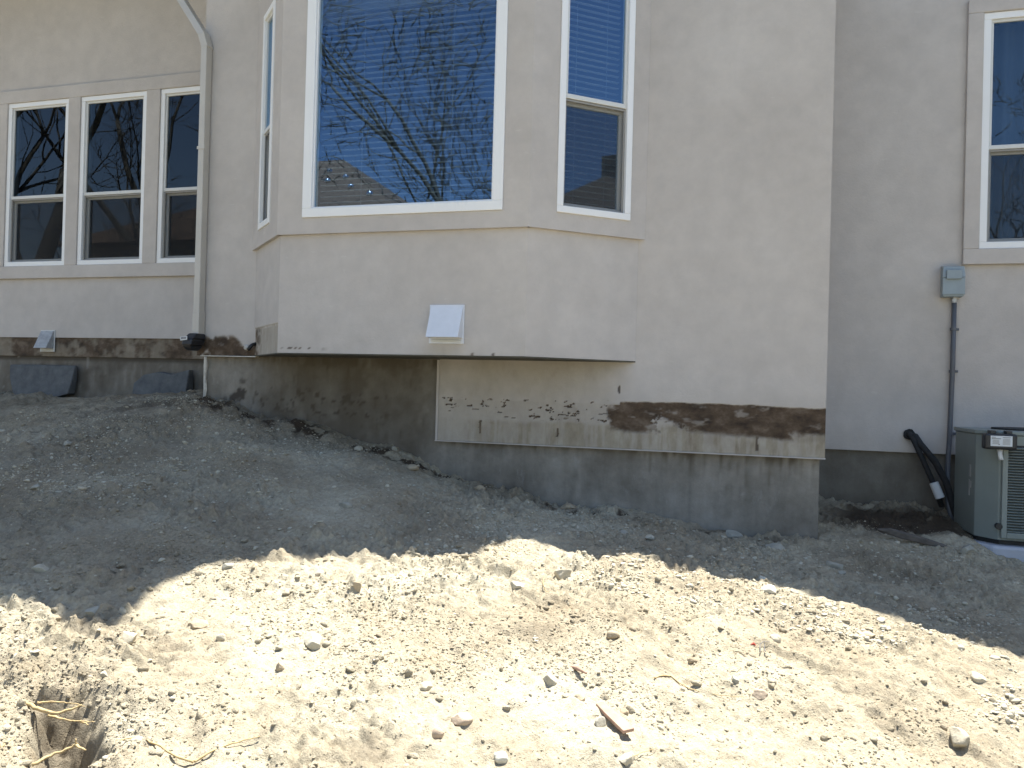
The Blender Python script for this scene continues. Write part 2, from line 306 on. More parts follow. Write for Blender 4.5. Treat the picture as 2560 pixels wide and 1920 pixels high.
GZ = GZ+fine*(.028*d1+(.009+.016*cl)*d2+.017*lump*(.45+cl)+.032*lump2*(.15+cl)+.034*cl*(sharp+.15)+.05*(.3+.7*cl)*(.2-.85*np.abs(fbm(GX+warp, GY-warp, .26, 131, 4, .6))))
# boot prints and smooth trodden patches
for (u, v, a, rx, ry, dp) in [(2225,1745,.5,.05,.12,.02),(1990,1650,1.2,.06,.2,.018),(1290,1520,.2,.12,.07,.014),(2140,1850,.9,.05,.13,.016),(2420,1780,.7,.05,.12,.018),(700,1800,.2,.05,.12,.015)]:
    q = on_z(u, v, -1.12); ca, sa = math.cos(a), math.sin(a); lx = (GX-q.x)*ca+(GY-q.y)*sa; ly = -(GX-q.x)*sa+(GY-q.y)*ca; r = np.sqrt((lx/rx)**2+(ly/ry)**2); GZ = GZ-fine*dp*(1-sstep(.75, 1.1, r))+fine*.006*np.exp(-((r-1.2)/.2)**2)
def gtop(x, y):
    i = np.clip(np.searchsorted(gx, x)-1, 0, len(gx)-2); j = np.clip(np.searchsorted(gy, y)-1, 0, len(gy)-2); a = (x-gx[i])/(gx[i+1]-gx[i]); b = (y-gy[j])/(gy[j+1]-gy[j])
    return (GZ[j, i]*(1-a)+GZ[j, i+1]*a)*(1-b)+(GZ[j+1, i]*(1-a)+GZ[j+1, i+1]*a)*b
def hit(u, v):
    d = ray(u, v); q = np.linspace(1.5, 9, 1500); P = np.outer(q, np.array(d)); g = gtop(P[:, 0], P[:, 1]); k = int(np.argmax(P[:, 2] < g)); return Vector(P[k])
darkn = fbm(GX, GY, .14, 51, 4, .6)
damp = 1.15*np.exp(-((GY-5.84)/.14)**2)*sstep(-4.9, -4.3, GX)*(1-sstep(.1, .5, GX))*sstep(-.05, .25, darkn)  # moist soil at the wall foot, also painting dark shaded cavities
rust = np.exp(-((GX-1.2)/.55)**4-((GY-6.75)/.42)**4)*1.1
pat = np.zeros(GX.shape)
for (u, v, r) in [(1620,1610,.14),(1340,1590,.10),(2250,1680,.13),(620,1450,.1),(930,1780,.12),(1330,1815,.12),(2460,1850,.12),(200,1730,.12),(2330,1500,.35),(350,1250,.6),(100,1120,.9),(480,1060,.6),(1600,1300,.25),(2200,1400,.4)]:
    q = on_z(u, v, -1.05); pat = np.maximum(pat, np.exp(-((GX-q.x)**2+(GY-q.y)**2)/r**2))
lawn = sstep(-1., -4, GY)
brn = sstep(-1.9, -4., GX)*sstep(2.6, 3.4, GY)*(.55+.45*sstep(-.4, .4, fbm(GX, GY, .5, 151, 4)))
D0 = np.clip(.34*brn+damp*.9+rust*sstep(-.5, .1, darkn+rust-.5)+.40*pat*sstep(-.45, .25, darkn)+.5*sstep(-.01, .05, hole_sd(GX, GY)), 0, .95)  # combined soil darkening, hole interior included
shp = (len(gy), len(gx)); idx = np.arange(shp[0]*shp[1]).reshape(shp)
quads = np.stack([idx[:-1, :-1], idx[:-1, 1:], idx[1:, 1:], idx[1:, :-1]], -1).reshape(-1, 4)
def np_mesh(name, V, Fq, k):
    me = bpy.data.meshes.new(name); me.vertices.add(len(V)); me.vertices.foreach_set('co', V.astype(np.float32).ravel())
    me.loops.add(len(Fq)*k); me.loops.foreach_set('vertex_index', Fq.astype(np.int32).ravel()); me.polygons.add(len(Fq))
    me.polygons.foreach_set('loop_start', np.arange(0, len(Fq)*k, k, dtype=np.int32)); me.update(calc_edges=True); return me
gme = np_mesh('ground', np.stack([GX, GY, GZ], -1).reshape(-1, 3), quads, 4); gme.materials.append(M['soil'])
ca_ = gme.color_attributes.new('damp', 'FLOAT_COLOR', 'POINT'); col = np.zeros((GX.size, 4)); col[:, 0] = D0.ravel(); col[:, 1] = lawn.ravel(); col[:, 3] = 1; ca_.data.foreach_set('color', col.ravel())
gme.polygons.foreach_set('use_smooth', np.ones(len(quads), bool))
go = link('ground', gme); tag(go, kind='structure')

# ---------------------------------------------------------------- loose gravel and clods (uncountable)
def ico(sub):
    bm = bmesh.new(); bmesh.ops.create_icosphere(bm, subdivisions=sub, radius=1); v = np.array([x.co[:] for x in bm.verts]); f = np.array([[q.index for q in x.verts] for x in bm.faces]); bm.free(); return v, f
rng = np.random.default_rng(5)
def deform(v, seed, amp, cutn):
    r = np.random.default_rng(seed); o = v.copy()
    k = r.normal(size=(6, 3))*2.2; ph = r.uniform(0, 6, 6); o *= (1+amp*sum(np.sin(v@k[i]+ph[i]) for i in range(6))/3)[:, None]
    for i in range(cutn):
        n = r.normal(size=3); n /= np.linalg.norm(n); dd = r.uniform(.45, .8); h = o@n-dd; o = o-np.where(h > 0, h, 0)[:, None]*n*.92
    return o
def scatter(name, N, sub, smin, smax, powr, mat, seed, sun=1., area=((-6.5, 2.6), (1.55, 6.6)), label=None, flat=(.5, .9)):
    r = np.random.default_rng(seed); v, f = ico(sub); T = [deform(v, seed*9+i, .16, 5) for i in range(10)]
    x = r.uniform(area[0][0], area[0][1], N*4); y = area[1][0]+(area[1][1]-area[1][0])*r.uniform(0, 1, N*4)**1.5
    # keep what the view can hold, more of them in rough patches
    rel = np.stack([x, y], 1); fw = rel@np.array([Fv.x, Fv.y]); rt = rel@np.array([Rv.x, Rv.y]); den = sstep(-.2, .5, fbm(x, y, .5, 41, 3))*.88+.12
    k = (np.abs(rt/fw) < .70) & (r.uniform(0, 1, N*4) < den) & ((y < 5.98) | (x > .56)) & (hole_sd(x, y) < .01); x, y = x[k][:N], y[k][:N]; n = len(x)
    s = np.clip(smin*r.uniform(0.02, 1, n)**(-powr), smin, smax); z = gtop(x, y)
    V = np.zeros((n, len(v), 3)); ti = r.integers(0, 10, n)
    for t in range(10): V[ti == t] = T[t]
    V *= (s[:, None]*r.uniform(.65, 1.25, (n, 3)))[:, None, :]*np.array([1, 1, 1.])
    V[..., 2] *= r.uniform(flat[0], flat[1], n)[:, None]
    a = r.uniform(0, 6.28, n); X = V[..., 0]*np.cos(a)[:, None]-V[..., 1]*np.sin(a)[:, None]; Y = V[..., 0]*np.sin(a)[:, None]+V[..., 1]*np.cos(a)[:, None]
    V = np.stack([X+x[:, None], Y+y[:, None], V[..., 2]+(z+s*.10)[:, None]], -1); FF = (f[None]+(np.arange(n)*len(v))[:, None, None]).reshape(-1, 3)
    me = np_mesh(name, V.reshape(-1, 3), FF, 3); me.materials.append(mat); me.polygons.foreach_set('use_smooth', np.full(len(FF), sub > 1))
    o = link(name, me); tag(o, label, 'gravel', kind='stuff'); return o
scatter('gravel', 80000, 1, .0028, .0085, .4, M['soil'], 3, label='fine crumbs of pale earth strewn all over the dirt')
scatter('gravel', 5000, 1, .0030, .009, .45, M['pale'], 8, label='fine pale grit and pebbles strewn over the dirt')
scatter('dirt_clods', 3600, 2, .007, .020, .4, M['soil'], 13, label='small soil clods lying over the dirt slope')
scatter('pebbles', 130, 2, .009, .020, .35, M['pale'], 17, label='small pale pebbles lying over the dirt slope')
scatter('dirt_clods', 160, 2, .008, .024, .4, M['tanstone'], 23, label='small brownish clods lying over the dirt slope')
scatter('pebbles', 3800, 2, .0055, .018, .35, M['pale'], 37, area=((-6.5, 2.6), (3.9, 6.0)), label='small stones on the shaded slope below the house')
ca = on_z(2500, 1810, -1.32)
scatter('gravel', 120, 2, .007, .018, .3, M['pale'], 29, area=((ca.x-.10, ca.x+.2), (ca.y-.2, ca.y+.1)), label='cluster of pale gravel at the lower right')

def stone(u, v, wpx, hpx, mat, label, seed, name='stone', rot=None, sink=.42, depth=.8, amp=.12, cutn=6, cat='stone', tilt=0.):
    p = hit(u, v+hpx*.35); dist = p.dot(Fv); sx = wpx/F_PX*dist/2; sz = hpx/F_PX*dist/2
    vv, f = ico(4); o = deform(vv, seed, amp, cutn); o += .02*np.sin(o*9+seed)
    o *= np.array([sx, sx*depth, sz])/np.abs(o).max(0); o[:, 2] += sz*(1-2*sink*.5)
    a = (YAW if rot is None else rot); c, s_ = math.cos(a), math.sin(a); ct, st = math.cos(tilt), math.sin(tilt)
    o = np.stack([o[:, 0]*ct-o[:, 2]*st, o[:, 1], o[:, 0]*st+o[:, 2]*ct], 1); o = np.stack([o[:, 0]*c-o[:, 1]*s_, o[:, 0]*s_+o[:, 1]*c, o[:, 2]], 1)
    me = np_mesh(name, o, f, 3); me.materials.append(M[mat]); me.polygons.foreach_set('use_smooth', np.ones(len(f), bool))
    ob = link(name, me); ob.location = (p.x, p.y, p.z-sz*sink); tag(ob, label, cat); return ob
ST = [(785,1592,72,46,'pale','large pale angular rock in the sun, biggest on the left half of the lit slope','rock'),
 (1412,1427,52,40,'tanstone','tan block-shaped rock just below the peak of the sunlit area','rock'),
 (1295,1455,46,24,'pale','low rounded pale stone left of the tan block-shaped rock','stone'),
 (890,1456,28,34,'brownstone','small upright stone standing alone near the top of the lit slope','stone'),
 (1532,1583,36,30,'brownstone','round brown stone beside the dark brown earth patch','stone'),
 (1735,1645,38,30,'brownstone','brown cobble left of the smooth trodden soil','stone'),
 (2447,1684,40,38,'tanstone','round tan cobble near the right edge of the lit slope','stone'),
 (2166,1584,42,24,'brownstone','flat dark brown clod high on the right lit slope','clod'),
 (1938,1590,28,28,'tanstone','pointed tan stone on the upper right lit slope','stone'),
 (1898,1728,42,30,'redstone','dark reddish clod right of the small grey stones','clod'),
 (1836,1694,24,24,'greystone','small grey stone left of the dark reddish clod','stone'),
 (1925,1468,48,24,'whitestone','flat whitish slab of stone by the right part of the shadow edge','stone'),
 (1906,1443,24,16,'whitestone','small white stone just above the flat whitish slab','stone'),
 (1828,1437,20,16,'pale','little round stone on the shadow edge, left of the small white stone','stone'),
 (2070,1511,20,15,'whitestone','tiny white pebble on the shadow edge, right of the flat whitish slab','stone'),
 (1252,1886,38,36,'whitestone','round white cobble at the bottom centre','stone'),
 (1566,1890,44,42,'tanstone','round tan cobble below the wood scrap','stone'),
 (322,1582,56,44,'tanstone','rough lump of rock in the sun below the left dip of the shadow','rock'),
 (306,1525,22,34,'greystone','narrow upright oval stone at the left dip of the shadow edge','stone'),
 (233,1522,46,36,'greystone','grey cobble in the shade beside the narrow upright stone','stone'),
 (572,1412,38,22,'greystone','grey stone on the shadow edge at centre left','stone'),
 (497,1557,54,30,'brownstone','crumbly brown clod below the shadow edge at left','clod'),
 (553,1590,24,26,'pale','small pale stone just right of the crumbly brown clod','stone'),
 (345,1843,36,28,'tanstone','tan stone between the root hole and the forked twig','stone'),
 (262,1681,24,18,'tanstone','small tan stone above the root hole','stone'),
 (140,1543,24,20,'brownstone','small brown clod at the shadow edge near the left border','clod'),
 (1154,1790,58,34,'redstone','pinkish angular block at bottom centre','rock'),
 (1095,1825,40,36,'redstone','reddish clod left of the pinkish angular block','clod'),
 (1370,1692,46,40,'pale','pale rock half sunk in the middle of the lit slope','rock'),
 (1455,1740,34,26,'brownstone','brown clod up and left of the wood scrap','clod'),
 (1500,1800,32,40,'pale','pale stone touching the left side of the wood scrap','stone'),
 (1065,1710,40,26,'tanstone','long tan stone in the lower middle of the lit slope','stone'),
 (700,1660,30,28,'brownstone','jagged brown stone below the large pale angular rock','stone'),
 (2395,1832,58,56,'tanstone','large tan lump beside the pale gravel cluster','rock'),
 (1560,1775,24,20,'brownstone','dark chip of stone right of the top of the wood scrap','stone'),
 (2086,1407,42,30,'greystone','grey rock in shade on the bank below the house corner','rock'),
 (2416,1368,38,28,'greystone','pale grey rock in shade in front of the cooling unit','rock'),
 (2106,1428,20,14,'greystone','little grey stone touching the grey rock below the house corner','stone'),
 (100,1418,46,26,'pale','pale angular stone in deep shade near the left border','stone'),
 (1755,1278,92,56,'brownstone','brown boulder leaning on the concrete foundation','boulder'),
 (1834,1330,46,28,'greystone','grey chunk right of the brown boulder at the foundation','rock'),
 (898,1118,26,16,'pale','light stone on the shaded slope under the bay','stone'),
 (985,1118,18,18,'greystone','small stone against the foundation under the bay','stone'),
 (865,1258,36,24,'greystone','grey rock in the shade left of the sunlit peak','rock'),
 (1625,1340,24,16,'pale','pale flat stone in the shade above the right shadow edge','stone'),
 (1560,1328,30,14,'greystone','flat grey flake in the shade above the right shadow edge','stone'),
 (1940,1360,60,24,'greystone','broad low grey rock in shade under the house corner','rock'),
 (1030,1165,36,20,'brownstone','dark brown clod beside the foundation under the bay','clod'),
 (1200,1215,30,18,'brownstone','dark clod beside the foundation, right of the bay step','clod'),
 (1420,1262,48,22,'brownstone','long dark clod at the foot of the right foundation','clod'),
 (90,1215,30,18,'greystone','grey stone in shade on the upper left slope','stone'),
 (170,1105,26,14,'greystone','small grey stone on the shaded slope below the leaning slab','stone')]
for i, (u, v, wp, hp, m_, lb, nm) in enumerate(ST):
    stone(u, v, wp, hp, m_, lb, 100+i*7, nm, rot=YAW+random.uniform(-.5, .5), cat=nm, cutn=8 if nm in ('rock', 'boulder') else 4, amp=.2 if nm == 'clod' else .12, depth=random.uniform(.7, 1))

# ---------------------------------------------------------------- house
house = empty('house', (-3, 7.2, -1), 'grey beige stucco house with a bay window over a bare concrete foundation', 'house')
PM = Plane((0, 6.0)); PB = Plane((0, 5.42)); PL = Plane((0, 6.967)); PR = Plane((0, 7.245))
bA, bB, bC, bD = (-4.126, 6.0), (-3.515, 5.42), (-1.501, 5.42), (-.79, 6.0)
PCL = Plane(bA, (bB[0]-bA[0], bB[1]-bA[1])); PCR = Plane(bC, (bD[0]-bC[0], bD[1]-bC[1])); LCL = math.hypot(bB[0]-bA[0], bB[1]-bA[1]); LCR = math.hypot(bD[0]-bC[0], bD[1]-bC[1])
XL, XR = -4.72, .562
def wearM_light(U, Z):
    n1 = fbm(U, Z, .22, 5, 5, .6); n2 = fbm(U, Z, .05, 9, 4, .6); n3 = fbm(U, Z*2, .035, 15, 3, .6)
    top = -.072+.010*n1+.006*n2-.012*sstep(.0, .5, U); bot = -.292+.018*n1-.030*sstep(-.3, .5, U)+.014*n2; es = lambda x: sstep(-.022, .02, x)
    e = lambda x: sstep(-.004, .006, x)
    br = e(top-Z)*es(Z-bot)*es(U+1.0+.07*n1+.04*n2)
    dome = ((U+.50+.2*n2)/(.15+.06*n1))**2+((Z+.32+.08*n1)/(.11+.03*n2))**2
    br = br*(1-.92*sstep(1.5, .7, dome)); br = br*(1-.45*sstep(.15, .45, fbm(U, Z*2.2, .16, 171, 4, .6)))
    lr = es(U-.34-.06*n2)*es(-.262+.03*n1+.02*n2-Z)*.8; br = br*(1-lr)
    br = br*(1-((np.abs(U+.955) < .05) & (np.abs(Z+.088) < .013)))
    spt = .55*es(-.1+.02*n1-Z)*es(Z+.25)*sstep(-1.75, -1.05, U+.12*n1)*(U < -.9)*sstep(-.35, .45, n1+.6*n2)
    sp = (n3 > .40)*e(-.1+.02*n1-Z)*e(Z+.24)*e(U+1.62)*e(-.95-U)
    sp2 = (n3+n2*.5 > .42)*e(-.078+.01*n1-Z)*e(Z+.15)*e(U+2.36)*e(-1.0-U); sp3 = (fbm(U*.5, Z*3, .03, 33, 2) > .6)*e(-.16-Z)*e(U+2.3)*e(-.9-U)*e(Z+.24)*.7
    # left remnant patches under the bay and by the downspout
    bl = es(.395+.03*n1-Z-.06*sstep(-4.35, -4.25, U))*sstep(-.3, .05, fbm(U, Z, .11, 25, 4))*(U < -4.0)
    rd = np.clip(np.maximum.reduce([br, sp, sp2, sp3, bl, .45*spt]), 0, 1)
    streak = sstep(-.25, .35, fbm(U*3.2, Z*.35, .12, 45, 4, .6))
    g = (.30+.45*streak)*es(-.25+.03*n1-Z)*(U > -2.4)*sstep(-2.4, -1.2, U+.3)+.35*sstep(-.08, -.1, Z)*(U > -2.4)+.35*bl+.10*sstep(.1, -.07, Z)*(U > -2.4); g = np.maximum(g, .5*e(.36-Z)*(U < -4.0)*sstep(-.2, .3, n1)); g = np.maximum(g, sstep(-2.42, -2.38, U)*sstep(-.75, -1.05, U)*sstep(.30, .2, Z)*(.42+.35*n1))  # final term paints warm ground bounce on the stucco under the bay
    crack = np.zeros_like(U)
    for (cx, z0, z1) in [(-2.02, -.36, -.26), (-1.38, -.36, -.30), (-.91, -.02, .05), (.1, -.40, -.3)]: crack = np.maximum(crack, (np.abs(U-cx+.012*n2) < .008)*(Z > z0)*(Z < z1)*.8)
    return np.maximum(rd, crack), np.clip(g, 0, 1), U*0
def dispM(U, Z): r, g, _ = wearM_light(U, Z); return -.007*r+.0006*fbm(U, Z, .5, 71, 3)
usM = cuts(XL, -2.38, .0125, (-4.1,))[:-1]+cuts(-2.38, XR, .0065, (-.8, -.7)); zsM = cuts(-.431, -.02, .0065)[:-1]+cuts(-.02, .45, .012, (.226,))[:-1]+cuts(.45, 4.75, .1, (3.64,))
panel('stucco_wall', PM, usM, zsM, M['stucco'], house, holes=[(-4.1, -.8, .25, 3.14)], skip=[(XL, -2.38, -.431, .226), (-.7, XR, 3.64, 4.75)], th=.14, wear=wearM_light, disp=dispM)
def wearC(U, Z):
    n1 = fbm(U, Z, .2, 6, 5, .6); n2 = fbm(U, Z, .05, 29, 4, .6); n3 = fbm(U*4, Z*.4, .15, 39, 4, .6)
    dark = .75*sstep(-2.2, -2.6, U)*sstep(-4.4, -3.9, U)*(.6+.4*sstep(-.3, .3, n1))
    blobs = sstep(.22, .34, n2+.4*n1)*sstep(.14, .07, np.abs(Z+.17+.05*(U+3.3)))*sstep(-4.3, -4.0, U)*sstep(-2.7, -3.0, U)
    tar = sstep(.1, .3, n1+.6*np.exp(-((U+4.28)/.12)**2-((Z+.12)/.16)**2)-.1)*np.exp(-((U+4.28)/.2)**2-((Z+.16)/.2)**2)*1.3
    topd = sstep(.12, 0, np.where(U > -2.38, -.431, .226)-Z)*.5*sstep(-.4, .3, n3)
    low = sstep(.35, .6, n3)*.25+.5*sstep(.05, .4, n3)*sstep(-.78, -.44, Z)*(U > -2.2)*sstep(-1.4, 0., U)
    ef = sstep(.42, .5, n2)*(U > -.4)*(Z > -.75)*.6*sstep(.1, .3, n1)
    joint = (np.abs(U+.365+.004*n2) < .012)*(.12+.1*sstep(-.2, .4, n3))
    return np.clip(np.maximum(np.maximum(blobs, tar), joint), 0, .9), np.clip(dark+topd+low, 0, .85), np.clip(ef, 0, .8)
PF = Plane((0, 6.035))
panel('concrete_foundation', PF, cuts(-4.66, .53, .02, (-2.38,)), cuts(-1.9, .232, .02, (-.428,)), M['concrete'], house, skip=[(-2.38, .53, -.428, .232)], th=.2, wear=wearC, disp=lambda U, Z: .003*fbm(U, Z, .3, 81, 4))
def wearL(U, Z):
    n1 = fbm(U, Z, .25, 16, 5, .6); n2 = fbm(U*3, Z*.5, .12, 19, 4, .6)
    return np.clip(.75*sstep(.16, .2, Z)+.5*sstep(.0, .5, n1), 0, .85), np.clip(.45+.4*n2, 0, .8), sstep(.45, .6, n2)*.5
panel('concrete_foundation', Plane((0, 7.0)), cuts(-11, -4.66, .03), cuts(-1.2, .226, .03), M['concrete'], house, th=.2, wear=wearL, disp=lambda U, Z: .006*fbm(U, Z, .3, 82, 4))
panel('concrete_foundation', Plane((0, 7.285)), cuts(.53, 9, .06), cuts(-1.9, -.441, .04), M['concrete'], house, th=.2, wear=lambda U, Z: (sstep(-.7, -.95, Z)*.4, .35+0*U, 0*U))
panel('concrete_foundation', Plane((.53, 6.236), (0, 1)), cuts(0, 1.05, .1), cuts(-1.9, -.43, .1), M['concrete'], house, th=.2)
# left wing: stripped band of sheathing below the stucco
def wearB(U, Z):
    n1 = fbm(U, Z, .3, 62, 5, .65); n2 = fbm(U, Z, .07, 63, 4, .6)
    return np.clip(.45+.75*sstep(.35, -.3, n1+.4*n2), 0, .97), np.clip(.95+0*U, 0, 1), U*0
panel('stripped_sheathing', PL, cuts(-11, -4.86, .025), cuts(.226, .437, .015), M['stucco'], house, th=.1, n0=-.014, wear=wearB, disp=lambda U, Z: .004*fbm(U, Z, .1, 64, 4), smooth=False).__setitem__('label', 'dirty brown band where the stucco is stripped off')
LW = [(-8.071, -7.206), (-7.045, -6.17), (-5.998, -5.13)]
LZ = (1.229, 3.075)
panel('stucco_wall', PL, cuts(-11, -4.86, .3, [x for q in LW for x in q]+[-8.21, -5.0]), [.434, .6, 1.0, 1.089]+[LZ[0], 1.7, 2.3, LZ[1], 3.216, 3.7, 4.75], M['stucco'], house, holes=[(a, b, LZ[0], LZ[1]) for a, b in LW], th=.14)
b = MB(); b.pbox(PL, -8.21, -5.0, 1.089, LZ[0], .001, .04); b.pbox(PL, -8.21, -5.0, LZ[1], 3.216, .001, .04)
for a, c in ((-8.21, -8.071), (-7.206, -7.045), (-6.17, -5.998), (-5.13, -5.0)): b.pbox(PL, a, c, LZ[0], LZ[1], .001, .04)
b.build('window_trim', M['stucco'], house, .006)
# return walls at the corners
panel('stucco_wall', Plane((XL, 6.967), (0, -1)), cuts(0, .827, .2), cuts(.226, 4.75, .5), M['stucco'], house, th=.14)
panel('stucco_wall', Plane((XR, 6.141), (0, 1)), cuts(0, 1.1, .2), cuts(-.431, 3.64, .5), M['stucco'], house, th=.14)
panel('stucco_wall', Plane((-.7, 6.141), (0, 1)), [0, 7], [3.7, 4.75], M['stucco'], house, th=.14)
# bay
def bayring(off):
    pts = []; ln = [(PCL, 0), (PB, 0), (PCR, 0)]
    def isect(p, q):
        a = p.o+p.n*off; b = q.o+q.n*off; M2 = Matrix(((p.d.x, -q.d.x), (p.d.y, -q.d.y))); s = M2.inverted() @ Vector((b.x-a.x, b.y-a.y)); return (a.x+p.d.x*s.x, a.y+p.d.y*s.x)
    wallp = Plane((0, 5.999)); wallp0 = wallp
    def onwall(p): a = p.o+p.n*off; s = (5.998-a.y)/p.d.y; return (a.x+p.d.x*s, 5.998)
    return [onwall(PCL), isect(PCL, PB), isect(PB, PCR), onwall(PCR)]
r0_, r3 = bayring(0.), bayring(.032)
def wearBay(U, Z):
    n2 = fbm(U, Z, .05, 105, 4, .6); n1 = fbm(U, Z, .2, 106, 4)
    fl = (n2 > .05)*sstep(.012, .004, np.abs(Z-.268-.01*n1))*sstep(-3.5, -3.45, U)*sstep(-3.05, -3.2, U)
    sp = ((np.abs(U+1.9) < .012)*(Z < .26)+(np.abs(U+1.75) < .01)*(Z < .25)+(np.abs(U+1.43) < .02)*(Z < .243))*.9
    return np.clip(fl+sp, 0, 1), np.clip(.12*sstep(.5, .25, Z)*sstep(-.3, .3, n1)+.25*np.exp(-((U+2.12)/.17)**2-((Z-.26)/.07)**2), 0, 1), U*0
def seg_panel(a, b, zs, holes, name, wear=None, fineu=.3, uoff=0., th=.10, disp=None):
    d = (b[0]-a[0], b[1]-a[1]); L = math.hypot(*d); pl = Plane(a, d); pl.o = pl.o-pl.d*uoff
    return panel(name, pl, cuts(uoff, uoff+L, fineu, [x for h in holes for x in h[:2]]), zs, M['stucco'], house, holes=holes, th=th, wear=wear, disp=disp)
zlow = cuts(.235, .6, .0125)[:-1]+[.6, .8, 1.0, 1.157]
seg_panel(r0_[1], r0_[2], zlow, [], 'bay_wall', wearBay, .02, -3.515)
def wearCL(U, Z):
    n2 = fbm(U, Z, .06, 115, 4, .6); m = sstep(.0, .004, .465-.02*n2-Z+.0*U)
    return m*sstep(.34, .02, U-.12*n2)*.9*sstep(-.4, 0, n2), np.clip(m*.65, 0, 1), U*0
seg_panel(r0_[0], r0_[1], zlow, [], 'bay_wall', wearCL, .02, 0., disp=lambda U, Z: -.008*(Z < .465))
seg_panel(r0_[2], r0_[3], zlow, [], 'bay_wall')
WB = (-3.308, -1.685, 1.278, 3.40)
L0 = math.hypot(r3[1][0]-r3[0][0], r3[1][1]-r3[0][1]); so_ = Vector(r3[0]).to_3d()-PCL.o; s0 = so_.dot(PCL.d); sr = (Vector(r3[2]).to_3d()-PCR.o).dot(PCR.d)
zup = [1.154, 1.278, 1.6, 2.0, 2.5, 3.0, 3.4, 4.0, 4.75]
seg_panel(r3[1], r3[2], zup, [WB], 'bay_trim', None, .25, r3[1][0])
WCL = (.21, .60, 1.29, 3.118); WCR = (.201, .815, 1.28, 3.40)
seg_panel(r3[0], r3[1], sorted(zup+[1.29, 3.118]), [WCL], 'bay_trim', None, .25, s0)
seg_panel(r3[2], r3[3], sorted(zup+[1.281]), [WCR], 'bay_trim', None, .25, sr)
# small raised edge of the trim around the outer sides, lower lip
b = MB(); b.prism([r0_[0], r0_[1], r0_[2], r0_[3]], .225, .234); b.build('bay_underside', M['sheath'], house)
b = MB(); b.prism([(r3[0][0], 5.9985), r3[1], r3[2], (r3[3][0], 5.9985)], 4.751, 4.76); b.build('bay_ceiling', M['soffit'], house)
# right wing
WR = (1.806, 2.75, 1.24, 3.166)
def wearR(U, Z): return U*0, np.clip(.15*sstep(-.2, -.44, Z), 0, 1), U*0
panel('stucco_wall', PR, cuts(XR, 9, .3, [1.69, 2.87, WR[0], WR[1]]), [-.441, -.2, 0, .4, .8, 1.113, WR[2], 1.7, 2.3, WR[3], 3.28, 3.64, 6.32], M['stucco'], house, holes=[WR], th=.14, wear=wearR)
b = MB(); b.pbox(PR, 1.69, 2.87, 1.113, WR[2], .001, .04); b.pbox(PR, 1.69, 2.87, WR[3], 3.28, .001, .04); b.pbox(PR, 1.69, WR[0], WR[2], WR[3], .001, .04); b.pbox(PR, WR[1], 2.87, WR[2], WR[3], .001, .04)
b.build('window_trim', M['stucco'], house, .006)
# shell that keeps the rooms dark
for q_ in ((-11, -.6, 12.9, 13, -1.5, 4.778), (-.6, 9, 12.9, 13, -1.5, 3.648), (-11.1, -11, 6.9, 13, -1.5, 4.778), (9, 9.1, 7.2, 13, -1.5, 6.32), (.6, 9, 12.9, 13, 3.82, 6.32), (.46, .56, 7.25, 12.9, 3.9, 6.32)): b = MB(); b.box(*q_); b.build('rear_wall', M['stucco'], house)
b = MB(); b.box(-10.95, 8.95, 7.43, 12.85, 3.45, 3.5); b.build('room_ceiling', M['dark'], house)
b = MB(); b.prism([(-10.9, 7.42), (-4.5, 7.42), (-4.5, 6.3), (.4, 6.3), (.4, 7.42), (8.9, 7.42), (8.9, 12.8), (-10.9, 12.8)], .05, .1); b.build('room_floor', M['dark'], house)
b = MB(); b.box(-10.9, 8.9, 8.6, 8.7, .1, 3.44); b.build('room_partition', M['dark'], house)

